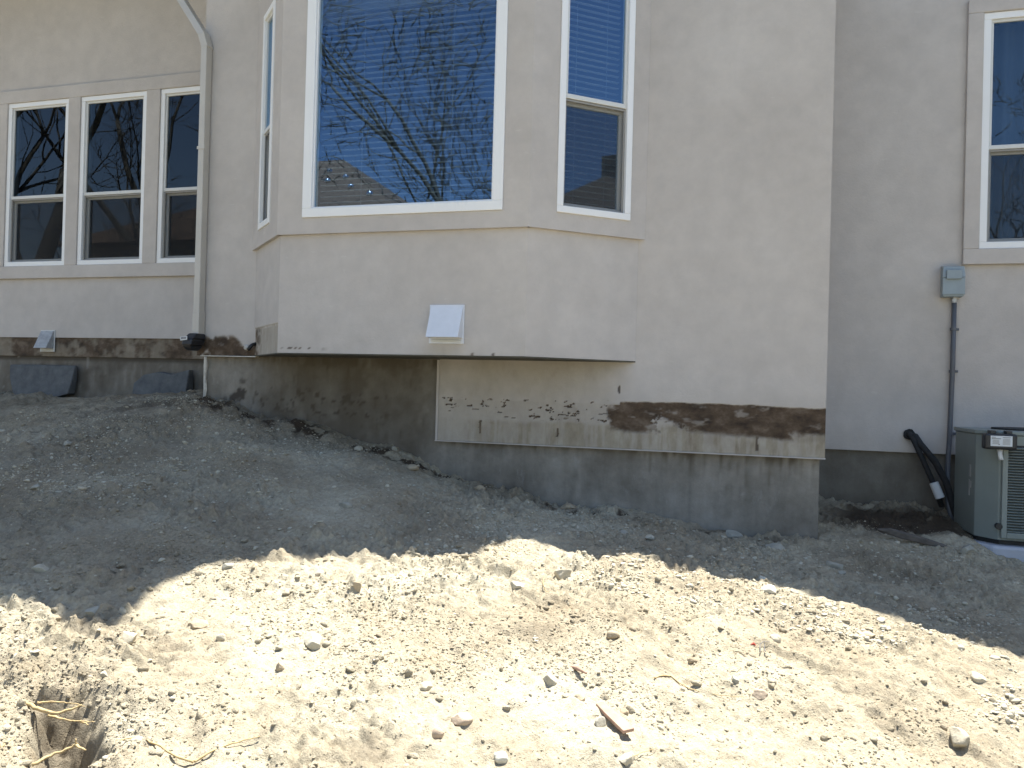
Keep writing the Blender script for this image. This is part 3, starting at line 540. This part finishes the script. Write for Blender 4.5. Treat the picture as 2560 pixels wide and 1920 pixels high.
def ring(b, pl, u0, u1, z0, z1, wd, n0, n1, wb=None, wt=None):
    wb = wb or wd; wt = wt or wd
    b.pbox(pl, u0, u1, z0, z0+wb, n0, n1); b.pbox(pl, u0, u1, z1-wt, z1, n0, n1); b.pbox(pl, u0, u0+wd, z0+wb, z1-wt, n0, n1); b.pbox(pl, u1-wd, u1, z0+wb, z1-wt, n0, n1)
def window(pl, q, rail=None, fw=.045, n=.0, blinds=None, wlab=None, screen=True, wb=None, gm='glass'):
    u0, u1, z0, z1 = q; g = .001
    b = MB(); ring(b, pl, u0+g, u1-g, z0+g, z1-g, fw, n-.09, n+.012, wb); wdw = b.build('window', M['vinyl'], house, .004, label=wlab)
    iu0, iu1, iz0, iz1 = u0+fw, u1-fw, z0+(wb or fw), z1-fw
    if rail is None:
        b = MB(); ring(b, pl, iu0+g, iu1-g, iz0+g, iz1-g, .012, n-.05, n-.004); b.build('glazing_bead', M['vinyl'], wdw, .002)
        b = MB(); b.pbox(pl, iu0+.008, iu1-.008, iz0+.008, iz1-.008, n-.03, n-.024); b.build('glass', M[gm], wdw)
    else:
        b = MB(); ring(b, pl, iu0+g, iu1-g, rail-.018, iz1-g, .022, n-.04, n-.006, .034); b.build('upper_sash', M['sash'], wdw, .003)
        b = MB(); b.pbox(pl, iu0+.015, iu1-.015, rail+.01, iz1-.015, n-.027, n-.021); b.build('glass', M[gm], wdw)
        b = MB(); ring(b, pl, iu0+g, iu1-g, iz0+g, rail-.02, .035, n-.085, n-.048); b.build('lower_sash', M['sash'], wdw, .003)
        b = MB(); b.pbox(pl, iu0+.03, iu1-.03, iz0+.03, rail-.045, n-.070, n-.064); b.build('glass', M[gm], wdw)
        if screen:
            b = MB(); ring(b, pl, iu0+.003, iu1-.003, iz0+.002, rail-.021, .014, n-.028, n-.016); b.build('screen_frame', M['alum'], wdw, .002)
            b = MB(); b.poly([pl(iu0+.012, iz0+.01, n-.022), pl(iu1-.012, iz0+.01, n-.022), pl(iu1-.012, rail-.03, n-.022), pl(iu0+.012, rail-.03, n-.022)]); b.build('insect_screen', M['screen'], wdw)
    if blinds:
        b = MB(); z = iz0+.02
        while z < iz1-.01: b.pbox(pl, iu0+.015, iu1-.015, z, z+.0025, n-.128, n-.098); z += blinds
        for q_ in (.25, .75): b.pbox(pl, iu0+(iu1-iu0)*q_, iu0+(iu1-iu0)*q_+.002, iz0+.01, iz1, n-.0975, n-.0965)
        b.build('blinds', M['blind'], wdw)
    return wdw
window(PB, WB, fw=.078, n=.032, blinds=.045, wb=.07, wlab='large fixed picture window in the front of the bay')
window(PCR, WCR, rail=2.135, fw=.05, n=.032, blinds=.045, wlab='narrow sash window in the right side of the bay')
window(PCL, WCL, rail=2.115, fw=.05, n=.032, wlab='narrow sash window in the left side of the bay')
for k, (a, c) in enumerate(LW): window(PL, (a, c, LZ[0], LZ[1]), rail=2.01, fw=.05, n=.012, gm='glass_dull', wlab=('leftmost', 'middle', 'rightmost')[k]+' of the three sash windows in the left wing')
wr_ = window(PR, WR, rail=2.07, fw=.055, n=.012, gm='glass_right', wlab='tall sash window at the right edge')
b = MB(); k = 0; x = 1.85; pts = []
while x < 2.72: pts.append((x, 7.42+.03*math.sin(x*46)+.012*math.sin(x*17))); x += .012
for p, q in zip(pts[:-1], pts[1:]): b.poly([(p[0], p[1], 1.25), (q[0], q[1], 1.25), (q[0], q[1], 3.15), (p[0], p[1], 3.15)])
b.build('curtain', M['curtain'], wr_, smooth=True)
b = MB(); b.tube([(-4.615, 5.99, .215), (-4.62, 6.0, .14), (-4.63, 6.01, .02), (-4.625, 6.015, -.08), (-4.632, 6.012, -.16)], [.012, .016, .013, .018, .012], 8, .3); b.build('sealant_bead', M['caulk'], house, label='lumpy whitish bead of old sealant running down the foundation')
for q_ in ((-4.66, -4.09, 5.975, 6.02, .218, .2255), (-2.4, .565, 5.985, 6.03, -.440, -.4325), (-2.4, -2.381, 5.995, 6.03, -.432, .22)): b = MB(); b.box(*q_); b.build('casing_bead', M['caulk'] if q_[0] < -4 else M['stucco'], house)

# roof: unseen; eave outline shaped so its shadow lands on the wanted shade edge
def up(P, H): P = Vector(P); s = (H-P.z)/SD.z; return (P.x+SD.x*s, P.y+SD.y*s)
HL, HR = 4.95, 3.82
el = [(0,1515,-1.0),(130,1520,-1.0),(215,1562,-1.01),(270,1562,-1.0),(330,1500,-.97),(500,1410,-.9),(700,1400,-.9),(900,1395,-.9),(1170,1397,-.9)]
er = [(1265,1338,-.88),(1400,1380,-.9),(1500,1402,-.92),(1560,1395,-.93),(1700,1420,-.96),(1900,1440,-1.0),(2000,1480,-1.04),(2150,1530,-1.08),(2560,1640,-1.15)]
def eave(lst, H):
    o = []
    for u, v, z in lst: o.append(up(on_z(u, v, z), H))
    return o
def roof(name, pl, H, ridge, zr, parent):
    b = MB(); b.prism(pl, H-.17, H-.165); b.build('soffit', M['soffit'], parent)
    b = MB(); n = len(pl); i = len(b.v); b.v += [(x, y, H-.164) for x, y in pl]+[(x, y, H) for x, y in pl]
    b.f += [(k, (k+1) % n, n+(k+1) % n, n+k) for k in range(n)]; b.build('fascia', M['vinyl'], parent)
    b = MB(); b.v += [(x, y, H) for x, y in pl]+[ridge[0]+(zr,), ridge[1]+(zr,)]
    for k in range(n):
        x = (pl[k][0]+pl[(k+1) % n][0])/2; q = n if abs(x-ridge[0][0]) < abs(x-ridge[1][0]) else n+1; b.f.append((k, (k+1) % n, q))
    b.f.append((n, n+1, 0)); return b.build('roof', M['roof'], parent)
eL = eave(el, HL); eR = eave(er, HR)
print('EAVES', [tuple(round(c, 2) for c in p) for p in eL], [tuple(round(c, 2) for c in p) for p in eR])
plL = [(-12, 5.9), (-5.1, 5.7), (-4.3, 4.7)]+eL+[(eL[-1][0]+.02, 13.3), (-12, 13.3)]
plR = [(-.56, eR[0][1]+.3), eR[0]]+eR[1:6]+[(.66, eR[5][1]+.02), (.66, 13.3), (-.56, 13.3)]
eT = eave(er[5:], 6.5)  # taller right roof, unseen, set high to let more sky reach the right wall
plT = [(.62, 7.15)]+eT+[(9.5, eT[-1][1]-.3), (9.5, 13.3), (.62, 13.3)]
roof('roof', plL, HL, ((-8, 9.5), (-3.5, 9.5)), 7.2, house); roof('roof', plR, HR, ((-.1, 9.8), (.1, 10)), 4.3, house); roof('roof', plT, 6.5, ((3, 9.8), (6, 9.8)), 8.2, house)

# ---------------------------------------------------------------- things fixed to the house
def hood(cx, z1, z0, wd, pl, n, label, dirty):
    root = empty('vent_hood', pl(cx, z0, n), label, 'vent hood', 'wall vents'); h = z1-z0
    b = MB(); b.pbox(pl, cx-wd/2, cx+wd/2, z0, z1, n+.001, n+.012); b.build('flange', M['hood'] if not dirty else M['sash'], root, .003)
    d = .11; a = .012; u0, u1 = cx-wd/2+a, cx+wd/2-a; zt, zb = z1-a, z0+h*.15
    b = MB(); b.poly([pl(u0, zt, n+.014), pl(u0+.002, zb, n+d), pl(u1-.002, zb, n+d), pl(u1, zt, n+.014)])
    b.poly([pl(u0, zt, n+.012), pl(u0, zb, n+.012), pl(u0+.002, zb, n+d)]); b.poly([pl(u1, zt, n+.012), pl(u1-.002, zb, n+d), pl(u1, zb, n+.012)])
    o = b.build('cover', M['hood'] if not dirty else M['grimy'], root); s = o.modifiers.new('solid', 'SOLIDIFY'); s.thickness = .003; s.offset = -1
    b = MB(); b.pbox(pl, u0+.015, u1-.015, zb+.012, zb+h*.5, n+.016, n+.022); b.build('flap', M['acdark'], root)
    b = MB(); b.pbox(pl, cx-wd/2+.02, cx+wd/2-.02, z0+.012, z0+.028, n+.0125, n+.02); b.build('sill_lip', M['sash'], root, .002)
    return root
hood(-2.100, .604, .318, .272, PB, 0., 'large white vent hood below the picture window of the bay', False)
hood(-7.43, .515, .275, .20, PL, 0., 'small grimy vent hood low on the left wing over the stripped band', True)
# downspout
ds = empty('downspout', (-4.66, 5.94, .3), 'grey beige rectangular downspout at the corner of the left wing', 'downspout')
b = MB(); b.box(-4.692, -4.632, 5.905, 5.985, .60, 3.00); b.build('pipe', M['spout'], ds, .006)
b = MB(); b.box(-4.696, -4.628, 5.901, 5.989, .40, .605); b.build('lower_sleeve', M['spout'], ds, .006)
def bar(b, p, q, w2, d2):
    p = Vector(p); q = Vector(q); t = (q-p).normalized(); s = Vector((0, 1, 0)); s = (s-t*s.dot(t)).normalized(); r_ = t.cross(s); P = []
    for c in (p, q): P += [c-r_*w2-s*d2, c+r_*w2-s*d2, c+r_*w2+s*d2, c-r_*w2+s*d2]
    b.hexa(P)
b = MB(); bar(b, (-4.655, 5.945, 2.955), (-4.70, 5.947, 3.09), .0325, .042); bar(b, (-4.69, 5.947, 3.07), (-5.05, 6.08, 3.50), .031, .041); bar(b, (-5.04, 6.078, 3.49), (-6.0, 6.45, 4.7), .031, .041); b.build('elbow', M['spout'], ds, .005)
b = MB(); b.pbox(Plane((0, 5.904)), -4.70, -4.624, 2.05, 2.075, .0, .004); b.build('strap', M['spout'], ds)
b = MB(); P = []
for x0, x1, y0, y1, z in [(-4.70, -4.615, 5.86, 5.985, .415), (-4.715, -4.61, 5.80, 5.985, .36), (-4.715, -4.615, 5.79, 5.96, .305), (-4.69, -4.63, 5.82, 5.92, .262)]: P.append([(x0, y0, z), (x1, y0, z), (x1, y1, z), (x0, y1, z)])
for p, q in zip(P[:-1], P[1:]): b.hexa(q+p)
b.build('drain_adapter', M['black'], ds, .012, label='black plastic drain adapter')
b = MB(); b.hexa([(-4.725, 5.788, .345), (-4.655, 5.786, .352), (-4.655, 5.792, .352), (-4.725, 5.794, .345), (-4.725, 5.788, .378), (-4.655, 5.786, .385), (-4.655, 5.792, .385), (-4.725, 5.794, .378)]); stk = b.build('sticker', M['sticker'], ds)
b = MB()
for k in range(4): x = -4.712+k*.013; b.box(x, x+.009, 5.7835, 5.785, .357+k*.001, .374+k*.001)
b.build('sticker_print', M['ink'], ds)
# small parts by the corner
sp = empty('pipe_stub', (-4.25, 5.98, .29), 'short black pipe stub and round knob on the wall right of the downspout', 'pipe stub')
b = MB(); b.tube([(-4.10, 5.99, .335), (-4.115, 5.95, .32), (-4.14, 5.93, .275)], .016, 10); b.build('stub', M['black'], sp, smooth=True)
b = MB(); b.tube([(-4.19, 6.0, .30), (-4.19, 5.972, .30)], [.024, .022], 14); b.build('round_cap', M['caulk'], sp, smooth=True)
wr = MB(); wr.tube([(-5.10, 6.93, .64), (-5.06, 6.93, .60), (-5.02, 6.94, .56), (-4.98, 6.95, .50)], .006, 6); tag(wr.build('cable_end', M['pipe']), 'thin bluish cable end sticking out of the left wing wall by the downspout', 'cable')

# electrical disconnect and conduit
db = empty('disconnect_box', (1.61, 7.24, .84), 'blue grey electrical box on the right wall with conduit going down', 'electrical box')
b = MB(); b.box(1.535, 1.69, 7.15, 7.243, .845, 1.075); b.build('box_body', M['box'], db, .006)
b = MB(); b.hexa([(1.528, 7.135, 1.0), (1.697, 7.135, 1.0), (1.697, 7.148, 1.0), (1.528, 7.148, 1.0), (1.535, 7.150, 1.09), (1.69, 7.150, 1.09), (1.69, 7.240, 1.105), (1.535, 7.240, 1.105)]); b.box(1.53, 1.695, 7.138, 7.149, .86, .998); b.build('cover', M['box'], db, .004)
b = MB(); b.box(1.555, 1.668, 7.118, 7.137, .985, 1.06); b.build('handle', M['box'], db, .004)
b = MB(); b.tube([(1.634, 7.21, .846), (1.634, 7.21, .80)], .021, 14); b.tube([(1.634, 7.21, .825), (1.634, 7.21, .812)], .026, 6); b.build('connector', M['steel'], db)
b = MB(); b.tube([(1.634, 7.21, .80), (1.633, 7.21, .3), (1.622, 7.205, -.3), (1.61, 7.19, -.5), (1.60, 7.13, -.8), (1.62, 7.02, -1.0)], .019, 12); b.build('conduit', M['pipe'], db, smooth=True)
for z in (.585, .24, -.27):
    b = MB(); b.tube([(1.63, 7.21, z-.011), (1.63, 7.21, z+.011)], .0235, 12); b.box(1.645, 1.68, 7.235, 7.2435, z-.01, z+.01); b.box(1.645, 1.655, 7.2, 7.24, z-.01, z+.01); b.build('clamp', M['pipe'], db)
# refrigerant lines
rl = empty('refrigerant_lines', (1.33, 7.24, -.31), 'black foam covered pipes leaving the right wall and bending down', 'pipes')
b = MB(); b.tube([(1.325, 7.28, -.285), (1.325, 7.20, -.285), (1.345, 7.15, -.33), (1.40, 7.13, -.46), (1.47, 7.12, -.62), (1.52, 7.12, -.75), (1.56, 7.12, -.86)], .021, 12, .04); b.build('suction_pipe', M['foam'], rl, smooth=True)
b = MB(); b.tube([(1.35, 7.28, -.30), (1.36, 7.17, -.30), (1.40, 7.13, -.37), (1.50, 7.10, -.50), (1.58, 7.09, -.66), (1.62, 7.08, -.80), (1.66, 7.05, -.98)], .026, 12, .04); b.build('liquid_pipe', M['foam'], rl, smooth=True)
b = MB(); b.tube([(1.328, 7.246, -.29), (1.328, 7.225, -.29)], .045, 16, .08); b.build('wall_seal', M['foam'], rl)
b = MB(); b.tube([(1.487, 7.085, -.665), (1.535, 7.075, -.785)], [.034, .036], 16); b.build('sleeve', M['sticker'], rl, .003, label='white plastic sleeve')

# cooling unit
ac = empty('air_conditioner', (1.95, 6.6, -1.1), 'green grey outdoor cooling unit with louvred sides at the right edge', 'air conditioner')
Xa, Ya = 1.60, 6.98     # rear left corner
def atY(u, v, y): p = on_y(u, v, y); return p.x, p.z
zt_ = -.205; zb_ = -.98
oc = [(1.617, 7.0), (1.635, 6.50), (1.752, 6.36), (2.45, 6.36), (2.56, 6.46), (2.56, 7.0)]
b = MB(); b.prism(oc, zb_, zt_-.03); b.build('cabinet', M['ac'], ac, .006)
b = MB(); b.prism([(x+(.012 if x > 2 else -.012), y+(.012 if y > 6.9 else -.012)) for x, y in oc], zt_-.03, zt_); b.build('top_panel', M['ac'], ac, .006)
b = MB(); b.tube([(2.08, 6.73, zt_), (2.08, 6.73, zt_+.012)], .28, 40); b.build('fan_grille', M['acdark'], ac)
PA = Plane((0, 6.36)); b = MB(); b.pbox(PA, 1.80, 2.40, zb_+.06, zt_-.10, .001, .004); b.build('coil', M['acdark'], ac)
b = MB(); z = zb_+.065
while z < zt_-.11: b.hexa([PA(1.80, z, .026), PA(2.40, z, .026), PA(2.40, z+.001, .006), PA(1.80, z+.001, .006), PA(1.80, z+.004, .027), PA(2.40, z+.004, .027), PA(2.40, z+.011, .006), PA(1.80, z+.011, .006)]); z += .0195
b.build('louvres', M['ac'], ac)
b = MB(); b.pbox(PA, 1.765, 1.80, zb_+.02, zt_-.09, .001, .030); b.pbox(PA, 2.40, 2.435, zb_+.02, zt_-.09, .001, .030); b.pbox(PA, 1.80, 2.40, zb_+.02, zb_+.06, .001, .030); b.build('louvre_frame', M['ac'], ac, .004)
# control box on the front corner with its sticker
c0 = on_y(2462, 1083, 6.26); c1 = on_y(2543, 1126, 6.26)
b = MB(); b.box(c0.x, c1.x, 6.25, 6.345, c1.z, c0.z); b.build('control_box', M['black'], ac, .014)
for x in (c0.x+.04, c1.x-.06): b = MB(); b.box(x, x+.035, 6.28, 6.358, c0.z-.002, c0.z+.02); b.build('box_bracket', M['black'], ac, .003)
s0_ = on_y(2477, 1089, 6.247); s1 = on_y(2531, 1117, 6.247)
b = MB(); b.box(s0_.x, s1.x, 6.2465, 6.249, s1.z, s0_.z); stc = b.build('rating_sticker', M['sticker'], ac)
b = MB(); W_ = s1.x-s0_.x; H_ = s0_.z-s1.z
for (x, y, wd, ht) in [(.05, .12, .18, .05), (.05, .24, .42, .06), (.55, .12, .38, .05)]+[(.1 if k % 2 else .08, .40+k*.09, .30, .03) for k in range(5)]+[(.56, .30+k*.1, .34, .025) for k in range(6)]+[(.36, .78, .06, .08)]: b.box(s0_.x+W_*x, s0_.x+W_*(x+wd), 6.2445, 6.246, s0_.z-H_*(y+ht), s0_.z-H_*y)
b.build('sticker_print', M['ink'], ac)
p1 = on_y(2500, 1132, 6.30); b = MB(); b.tube([(p1.x, 6.31, p1.z+.03), (p1.x, 6.30, p1.z-.01), (p1.x+.006, 6.29, p1.z-.05)], [.02, .014, .015], 12); b.build('valve_stem', M['sticker'], ac, smooth=True)
PX = Plane((1.617, 7.0), (.018, -.5))
b = MB(); b.pbox(PX, .37, .41, -.56, -.47, .001, .004); b.pbox(PX, .37, .395, -.70, -.58, .001, .004); b.pbox(PX, .397, .425, -.64, -.59, .001, .004); b.build('side_sticker', M['steel'], ac)
b = MB(); b.tube([PA(1.752, -.88, -.01), PA(1.752, -.88, .03)], .022, 12); b.build('valve_cap', M['black'], ac)
pad = MB(); pad.prism([(1.56, 6.99), (1.58, 6.47), (1.71, 6.31), (2.62, 6.31), (2.62, 6.99)], -1.13, -1.015); tag(pad.build('equipment_pad', M['pad'], None, .02), 'pale plastic pad under the green grey cooling unit', 'pad')
b = MB(); b.prism([(1.64, 6.97), (1.66, 6.52), (1.77, 6.40), (2.5, 6.40), (2.5, 6.97)], -1.014, -.981); b.build('base_rail', M['acdark'], ac)

# slab stone and rubble cavity stand-in against the left foundation
def slab(pts_px, y, th, mat, label, name='stone_slab', lean=.08):
    P = [on_y(u, v, y) for u, v in pts_px]; zmin = min(p.z for p in P); b = MB(); n = len(P)
    fr = [(p.x, y-lean*(1-(p.z-zmin)/.35)-th, p.z) for p in P]; bk = [(p.x, y, p.z+.004) for p in P]
    b.v += fr+bk; b.f.append(tuple(range(n))); b.f.append(tuple(range(2*n-1, n-1, -1))); b.f += [(k, k+n, (k+1) % n+n, (k+1) % n) for k in range(n)]
    o = b.build(name, M[mat], None, .012); tag(o, label, 'stone'); return o
slab([(32, 912), (110, 913), (195, 915), (193, 955), (188, 985), (140, 1000), (60, 1000), (38, 945)], 6.96, .05, 'darkstone', 'dark blue grey slab of stone leaning on the left foundation')
slab([(352, 958), (372, 938), (410, 930), (440, 937), (484, 925), (484, 985), (400, 995), (352, 985)], 6.96, .06, 'darkstone', 'dark jagged stone standing in for a rubble-filled cavity beside the sealant bead', 'cavity_stone')  # dark stone added in place of a dark rubble cavity
slab([(2190, 1322), (2225, 1320), (2320, 1347), (2385, 1370), (2345, 1369), (2240, 1343)], 6.2, .02, 'ridgewood', 'long dark ridge line, drawn as a buried board, in the shaded trench before the cooling unit', 'ridge_board', .02)['category'] = 'board'  # board shape added for a dark ridge line in the trench

# wood scrap, roots and twigs
q = hit(1535, 1808); wb_ = MB(); a = -.36-YAW*0
dx_ = Vector((math.cos(YAW), math.sin(YAW), 0)); dy_ = Vector((-math.sin(YAW), math.cos(YAW), 0)); ax = (dy_*.95-dx_*.38).normalized(); bx_ = Vector((ax.y, -ax.x, 0)); n_up = Vector((0, 0, 1)); Lp = [(-.105, -.024), (-.10, .022), (-.02, .026), (.06, .019), (.112, .016), (.108, -.016), (.03, -.021)]
low = [q+ax*s+bx_*t+n_up*(.014+s*.05) for s, t in Lp]; hi = [p+n_up*.012+bx_*.001 for p in low]; n = len(Lp)
wb_.v += [tuple(p) for p in low+hi]; wb_.f += [tuple(range(n)), tuple(range(2*n-1, n-1, -1))]+[(k, (k+1) % n, (k+1) % n+n, k+n) for k in range(n)]
tag(wb_.build('wood_scrap', M['wood'], None, .002), 'reddish brown splintered piece of wood lying on the sunlit dirt', 'wood scrap')
q = hit(1450, 1683); ch = MB(); ch.tube([q+Vector((-.05, .03, .012)), q+Vector((-.01, .0, .016)), q+Vector((.03, -.02, .01))], [.003, .008, .004], 8, .2); tag(ch.build('wood_chip', M['wood']), 'small reddish wood chip up and left of the wood scrap', 'wood chip')
q = hit(1884, 1616); ch = MB(); ch.tube([q+Vector((-.012, 0, .008)), q+Vector((0, .01, .010)), q+Vector((.010, 0, .006))], [.002, .006, .002], 6, .3); tag(ch.build('red_scrap', M['red']), 'tiny red plastic scrap on the right lit slope', 'scrap')
def px_path(pts, off=.008, zs=None):
    o = []
    for i, (u, v) in enumerate(pts):
        p = hit(u, v); o.append(Vector((p.x, p.y, p.z+off)))
    return o
def smooth_path(P, n=5, jit=.002):
    o = []
    for i in range(len(P)-1):
        p0 = P[max(i-1, 0)]; p1 = P[i]; p2 = P[i+1]; p3 = P[min(i+2, len(P)-1)]
        for k in range(n):
            t = k/n; o.append(.5*((2*p1)+(p2-p0)*t+(2*p0-5*p1+4*p2-p3)*t*t+(3*p1-p0-3*p2+p3)*t**3)+Vector([random.uniform(-jit, jit) for _ in range(3)]))
    return o+[P[-1]]
def twig(paths, r, name, label, mat='root', cat='root', taper=.35):
    b = MB()
    for P in paths: P = smooth_path(P); n = len(P); b.tube(P, [r*(1-(1-taper)*k/(n-1)) for k in range(n)], 7, .15)
    return tag(b.build(name, M[mat], None, smooth=True), label, cat)
def zlev(pts): return [on_z(u, v, z) for u, v, z in pts]
twig([px_path([(484, 1915), (430, 1893), (385, 1866), (340, 1853), (290, 1858)], .01), px_path([(484, 1915), (530, 1888), (580, 1868), (650, 1850)], .012)], .0042, 'forked_twig', 'long forked pale twig lying at the bottom left in front of the hole', cat='twig')
twig([px_path([(1635, 1700), (1670, 1693), (1700, 1712), (1730, 1728), (1790, 1742), (1860, 1748)])], .003, 'root', 'thin curved root on the lit slope right of the brown earth patch')
twig([px_path([(1361, 1443), (1358, 1465), (1362, 1480), (1372, 1487)], .012)], .003, 'root', 'tiny upright rootlet left of the tan block-shaped rock')
twig([px_path([(1900, 1640), (1903, 1618), (1925, 1614)], .02), px_path([(1912, 1640), (1911, 1618)], .02)], .002, 'wire_bit', 'little bent wire on the right lit slope', 'pipe', 'wire')
twig([px_path([(1560, 1912), (1600, 1893), (1640, 1878)], .012)], .0022, 'root', 'thin pale root beside the round tan cobble at the bottom')
twig([zlev([(58, 1752, -1.09), (95, 1772, -1.1), (140, 1782, -1.1), (180, 1772, -1.09), (205, 1762, -1.08)])], .0075, 'root', 'thick yellow root bridging the top of the hole')
twig([zlev([(92, 1757, -1.085), (135, 1754, -1.085), (175, 1758, -1.085), (212, 1766, -1.085)])], .0035, 'root', 'thin straight yellow root above the thick yellow root')
twig([zlev([(120, 1788, -1.13), (170, 1800, -1.14), (200, 1803, -1.14), (235, 1805, -1.12)]), zlev([(200, 1803, -1.14), (222, 1812, -1.15)])], .004, 'root', 'pale forked root across the middle of the hole')
twig([zlev([(80, 1915, -1.12), (120, 1892, -1.11), (160, 1876, -1.1), (188, 1862, -1.09), (189, 1848, -1.07)]), zlev([(188, 1862, -1.09), (215, 1876, -1.1)])], .0055, 'root', 'pale branching root at the lower rim of the hole')
twig([zlev([(0, 1870, -1.10), (18, 1855, -1.1), (34, 1845, -1.1)])], .005, 'root', 'short pale root at the left border beside the hole')

# ---------------------------------------------------------------- behind the camera: what the panes mirror
def tree(loc, h, trunk_r, seed, label, fork=.3, lean=(0, 0), levels=6, twigs=1):
    tw = random.Random(seed+99); small = []
    rnd = random.Random(seed); root = empty('bare_tree', loc, label, 'tree', 'bare trees behind the viewpoint'); tb = MB(); br = MB()
    L = Vector(loc)
    def grow(b, p, d, ln, r, lev):
        n = 5 if lev > 1 else 6; P = [p.copy()]; rr = [r]; q = p.copy(); dd = d.copy()
        for k in range(n):
            dd = (dd+Vector([rnd.uniform(-.20, .20) for _ in range(3)])+Vector((0, 0, .05 if lev else 0))).normalized(); q = q+dd*ln/n; P.append(q.copy()); rr.append(r*(1-.42*(k+1)/n))
        b.tube(P, rr, 9 if lev < 2 else (5 if lev < 4 else 3))
        if 2 <= lev <= 5:
            for _ in range(twigs): small.append((P[tw.randint(1, len(P)-1)], dd.copy(), ln))
        if lev >= levels: return
        kids = 2 if lev == 0 else rnd.choice((3, 3, 4))
        for c in range(kids+(1 if lev == 0 else 0)):
            i = n if c < 2 else rnd.randint(2, n-1); base = P[i]; ang = rnd.uniform(.3, .75) if lev else rnd.uniform(.3, .5)
            ax_ = Vector([rnd.uniform(-1, 1) for _ in range(3)]).cross(dd).normalized()
            nd_ = Matrix.Rotation(ang, 3, ax_) @ dd
            grow(br, base, nd_, ln*rnd.uniform(.62, .86), rr[i]*rnd.uniform(.56, .82), lev+1)
    grow(tb, L, Vector((lean[0], lean[1], 1)).normalized(), h*fork, trunk_r, 0)
    for p, d, ln in small:
        q = p.copy(); P = [q.copy()]; dd = (d+Vector([tw.uniform(-.9, .9) for _ in range(3)])).normalized(); L2 = ln*tw.uniform(.35, .8)
        for k in range(5): dd = (dd+Vector([tw.uniform(-.3, .3) for _ in range(3)])).normalized(); q = q+dd*L2/5; P.append(q.copy())
        br.tube(P, [.017*(1-.16*k) for k in range(6)], 3)
        P2 = [P[2].copy()]; d3 = (dd+Vector([tw.uniform(-.9, .9) for _ in range(3)])).normalized(); P2 += [P[2]+d3*L2*.2, P[2]+d3*L2*.38+Vector((0, 0, .03))]; br.tube(P2, [.011, .008, .004], 3)
    tb.build('trunk', M['bark'], root, smooth=True); br.build('branches', M['bark'], root, smooth=True); return root
tree((-5.55, -6, -1.5), 16, .16, 12, 'bare tree with many fine limbs mirrored in the picture window', .33, twigs=1)
tree((-16.2, 0, -1.5), 15, .44, 5, 'thick bare tree mirrored in the leftmost window', .38, (-.05, 0))
tree((-12.6, -1.5, -1.5), 15, .26, 44, 'slim bare tree mirrored in the rightmost window of the left wing', .3, (-.05, 0), 6)
tree((-4.9, -8.5, -1.5), 13, .15, 21, 'slender bare tree mirrored at the right side of the picture window', .36, (.05, 0), 5)
tree((7.2, -9, -1.5), 12, .17, 8, 'young bare tree mirrored in the window at the right edge', .3, (0, 0), 5)

def neighbour(x0, x1, y0, y1, eave_z, ridge_z, rx0, rx1, label, caps=()):
    nb = empty('neighbour_house', ((x0+x1)/2, (y0+y1)/2, -1.5), label, 'house'); o = .5; ym = (y0+y1)/2
    b = MB(); b.box(x0, x1, y0, y1, -1.6, eave_z-.1); b.build('wall', M['brick'], nb)
    b = MB(); e = [(x0-o, y1+o, eave_z), (x1+o, y1+o, eave_z), (x1+o, y0-o, eave_z), (x0-o, y0-o, eave_z)]; r1, r2 = (rx0, ym, ridge_z), (rx1, ym, ridge_z)
    b.poly([e[0], e[1], r2, r1]); b.poly([e[1], e[2], r2]); b.poly([e[2], e[3], r1, r2]); b.poly([e[3], e[0], r1]); b.poly(e[::-1]); b.build('roof', M['roof'], nb)
    b = MB(); b.box(rx0+.3, rx0+.9, ym-.3, ym+.3, ridge_z-.5, ridge_z+.7); b.build('chimney', M['brick'], nb)
    for k in range(4): b = MB(); xx = x0+(x1-x0)*(.15+.22*k); b.box(xx, xx+1.1, y1, y1+.03, eave_z-2.3, eave_z-.9); b.build('window', M['dark'], nb)
    for (x, y, z) in caps:
        bm = bmesh.new(); bmesh.ops.create_uvsphere(bm, u_segments=20, v_segments=10, radius=.11); me = bpy.data.meshes.new('roof_vent'); bm.to_mesh(me); bm.free(); me.materials.append(M['metal']); oo = link('roof_vent', me, None, smooth=True); oo.location = (x, y, z); bpy.context.view_layer.update(); oo.parent = nb; oo.matrix_parent_inverse = nb.matrix_world.inverted()
    return nb
caps = []
for u, v in [(825, 432), (865, 446), (820, 456), (878, 470), (925, 488)]:
    d = ray(u, v); p = on_y(u, v, 5.42); rd = Vector((d.x, -d.y, d.z)); t_ = (5.4+.6*(-11.5-p.y)-p.z)/(rd.z+.6*rd.y); q = p+rd*t_; caps.append((q.x, q.y, q.z+.04))
neighbour(-27, -10.8, -23, -12, 5.4, 9.0, -20, -15.6, 'neighbour house with a brown hipped roof mirrored in the picture window', caps)
neighbour(12.5, 26, -6, 4.3, 3.2, 6.6, 16, 22, 'low neighbour house with a brown hipped roof mirrored in the right side of the bay')
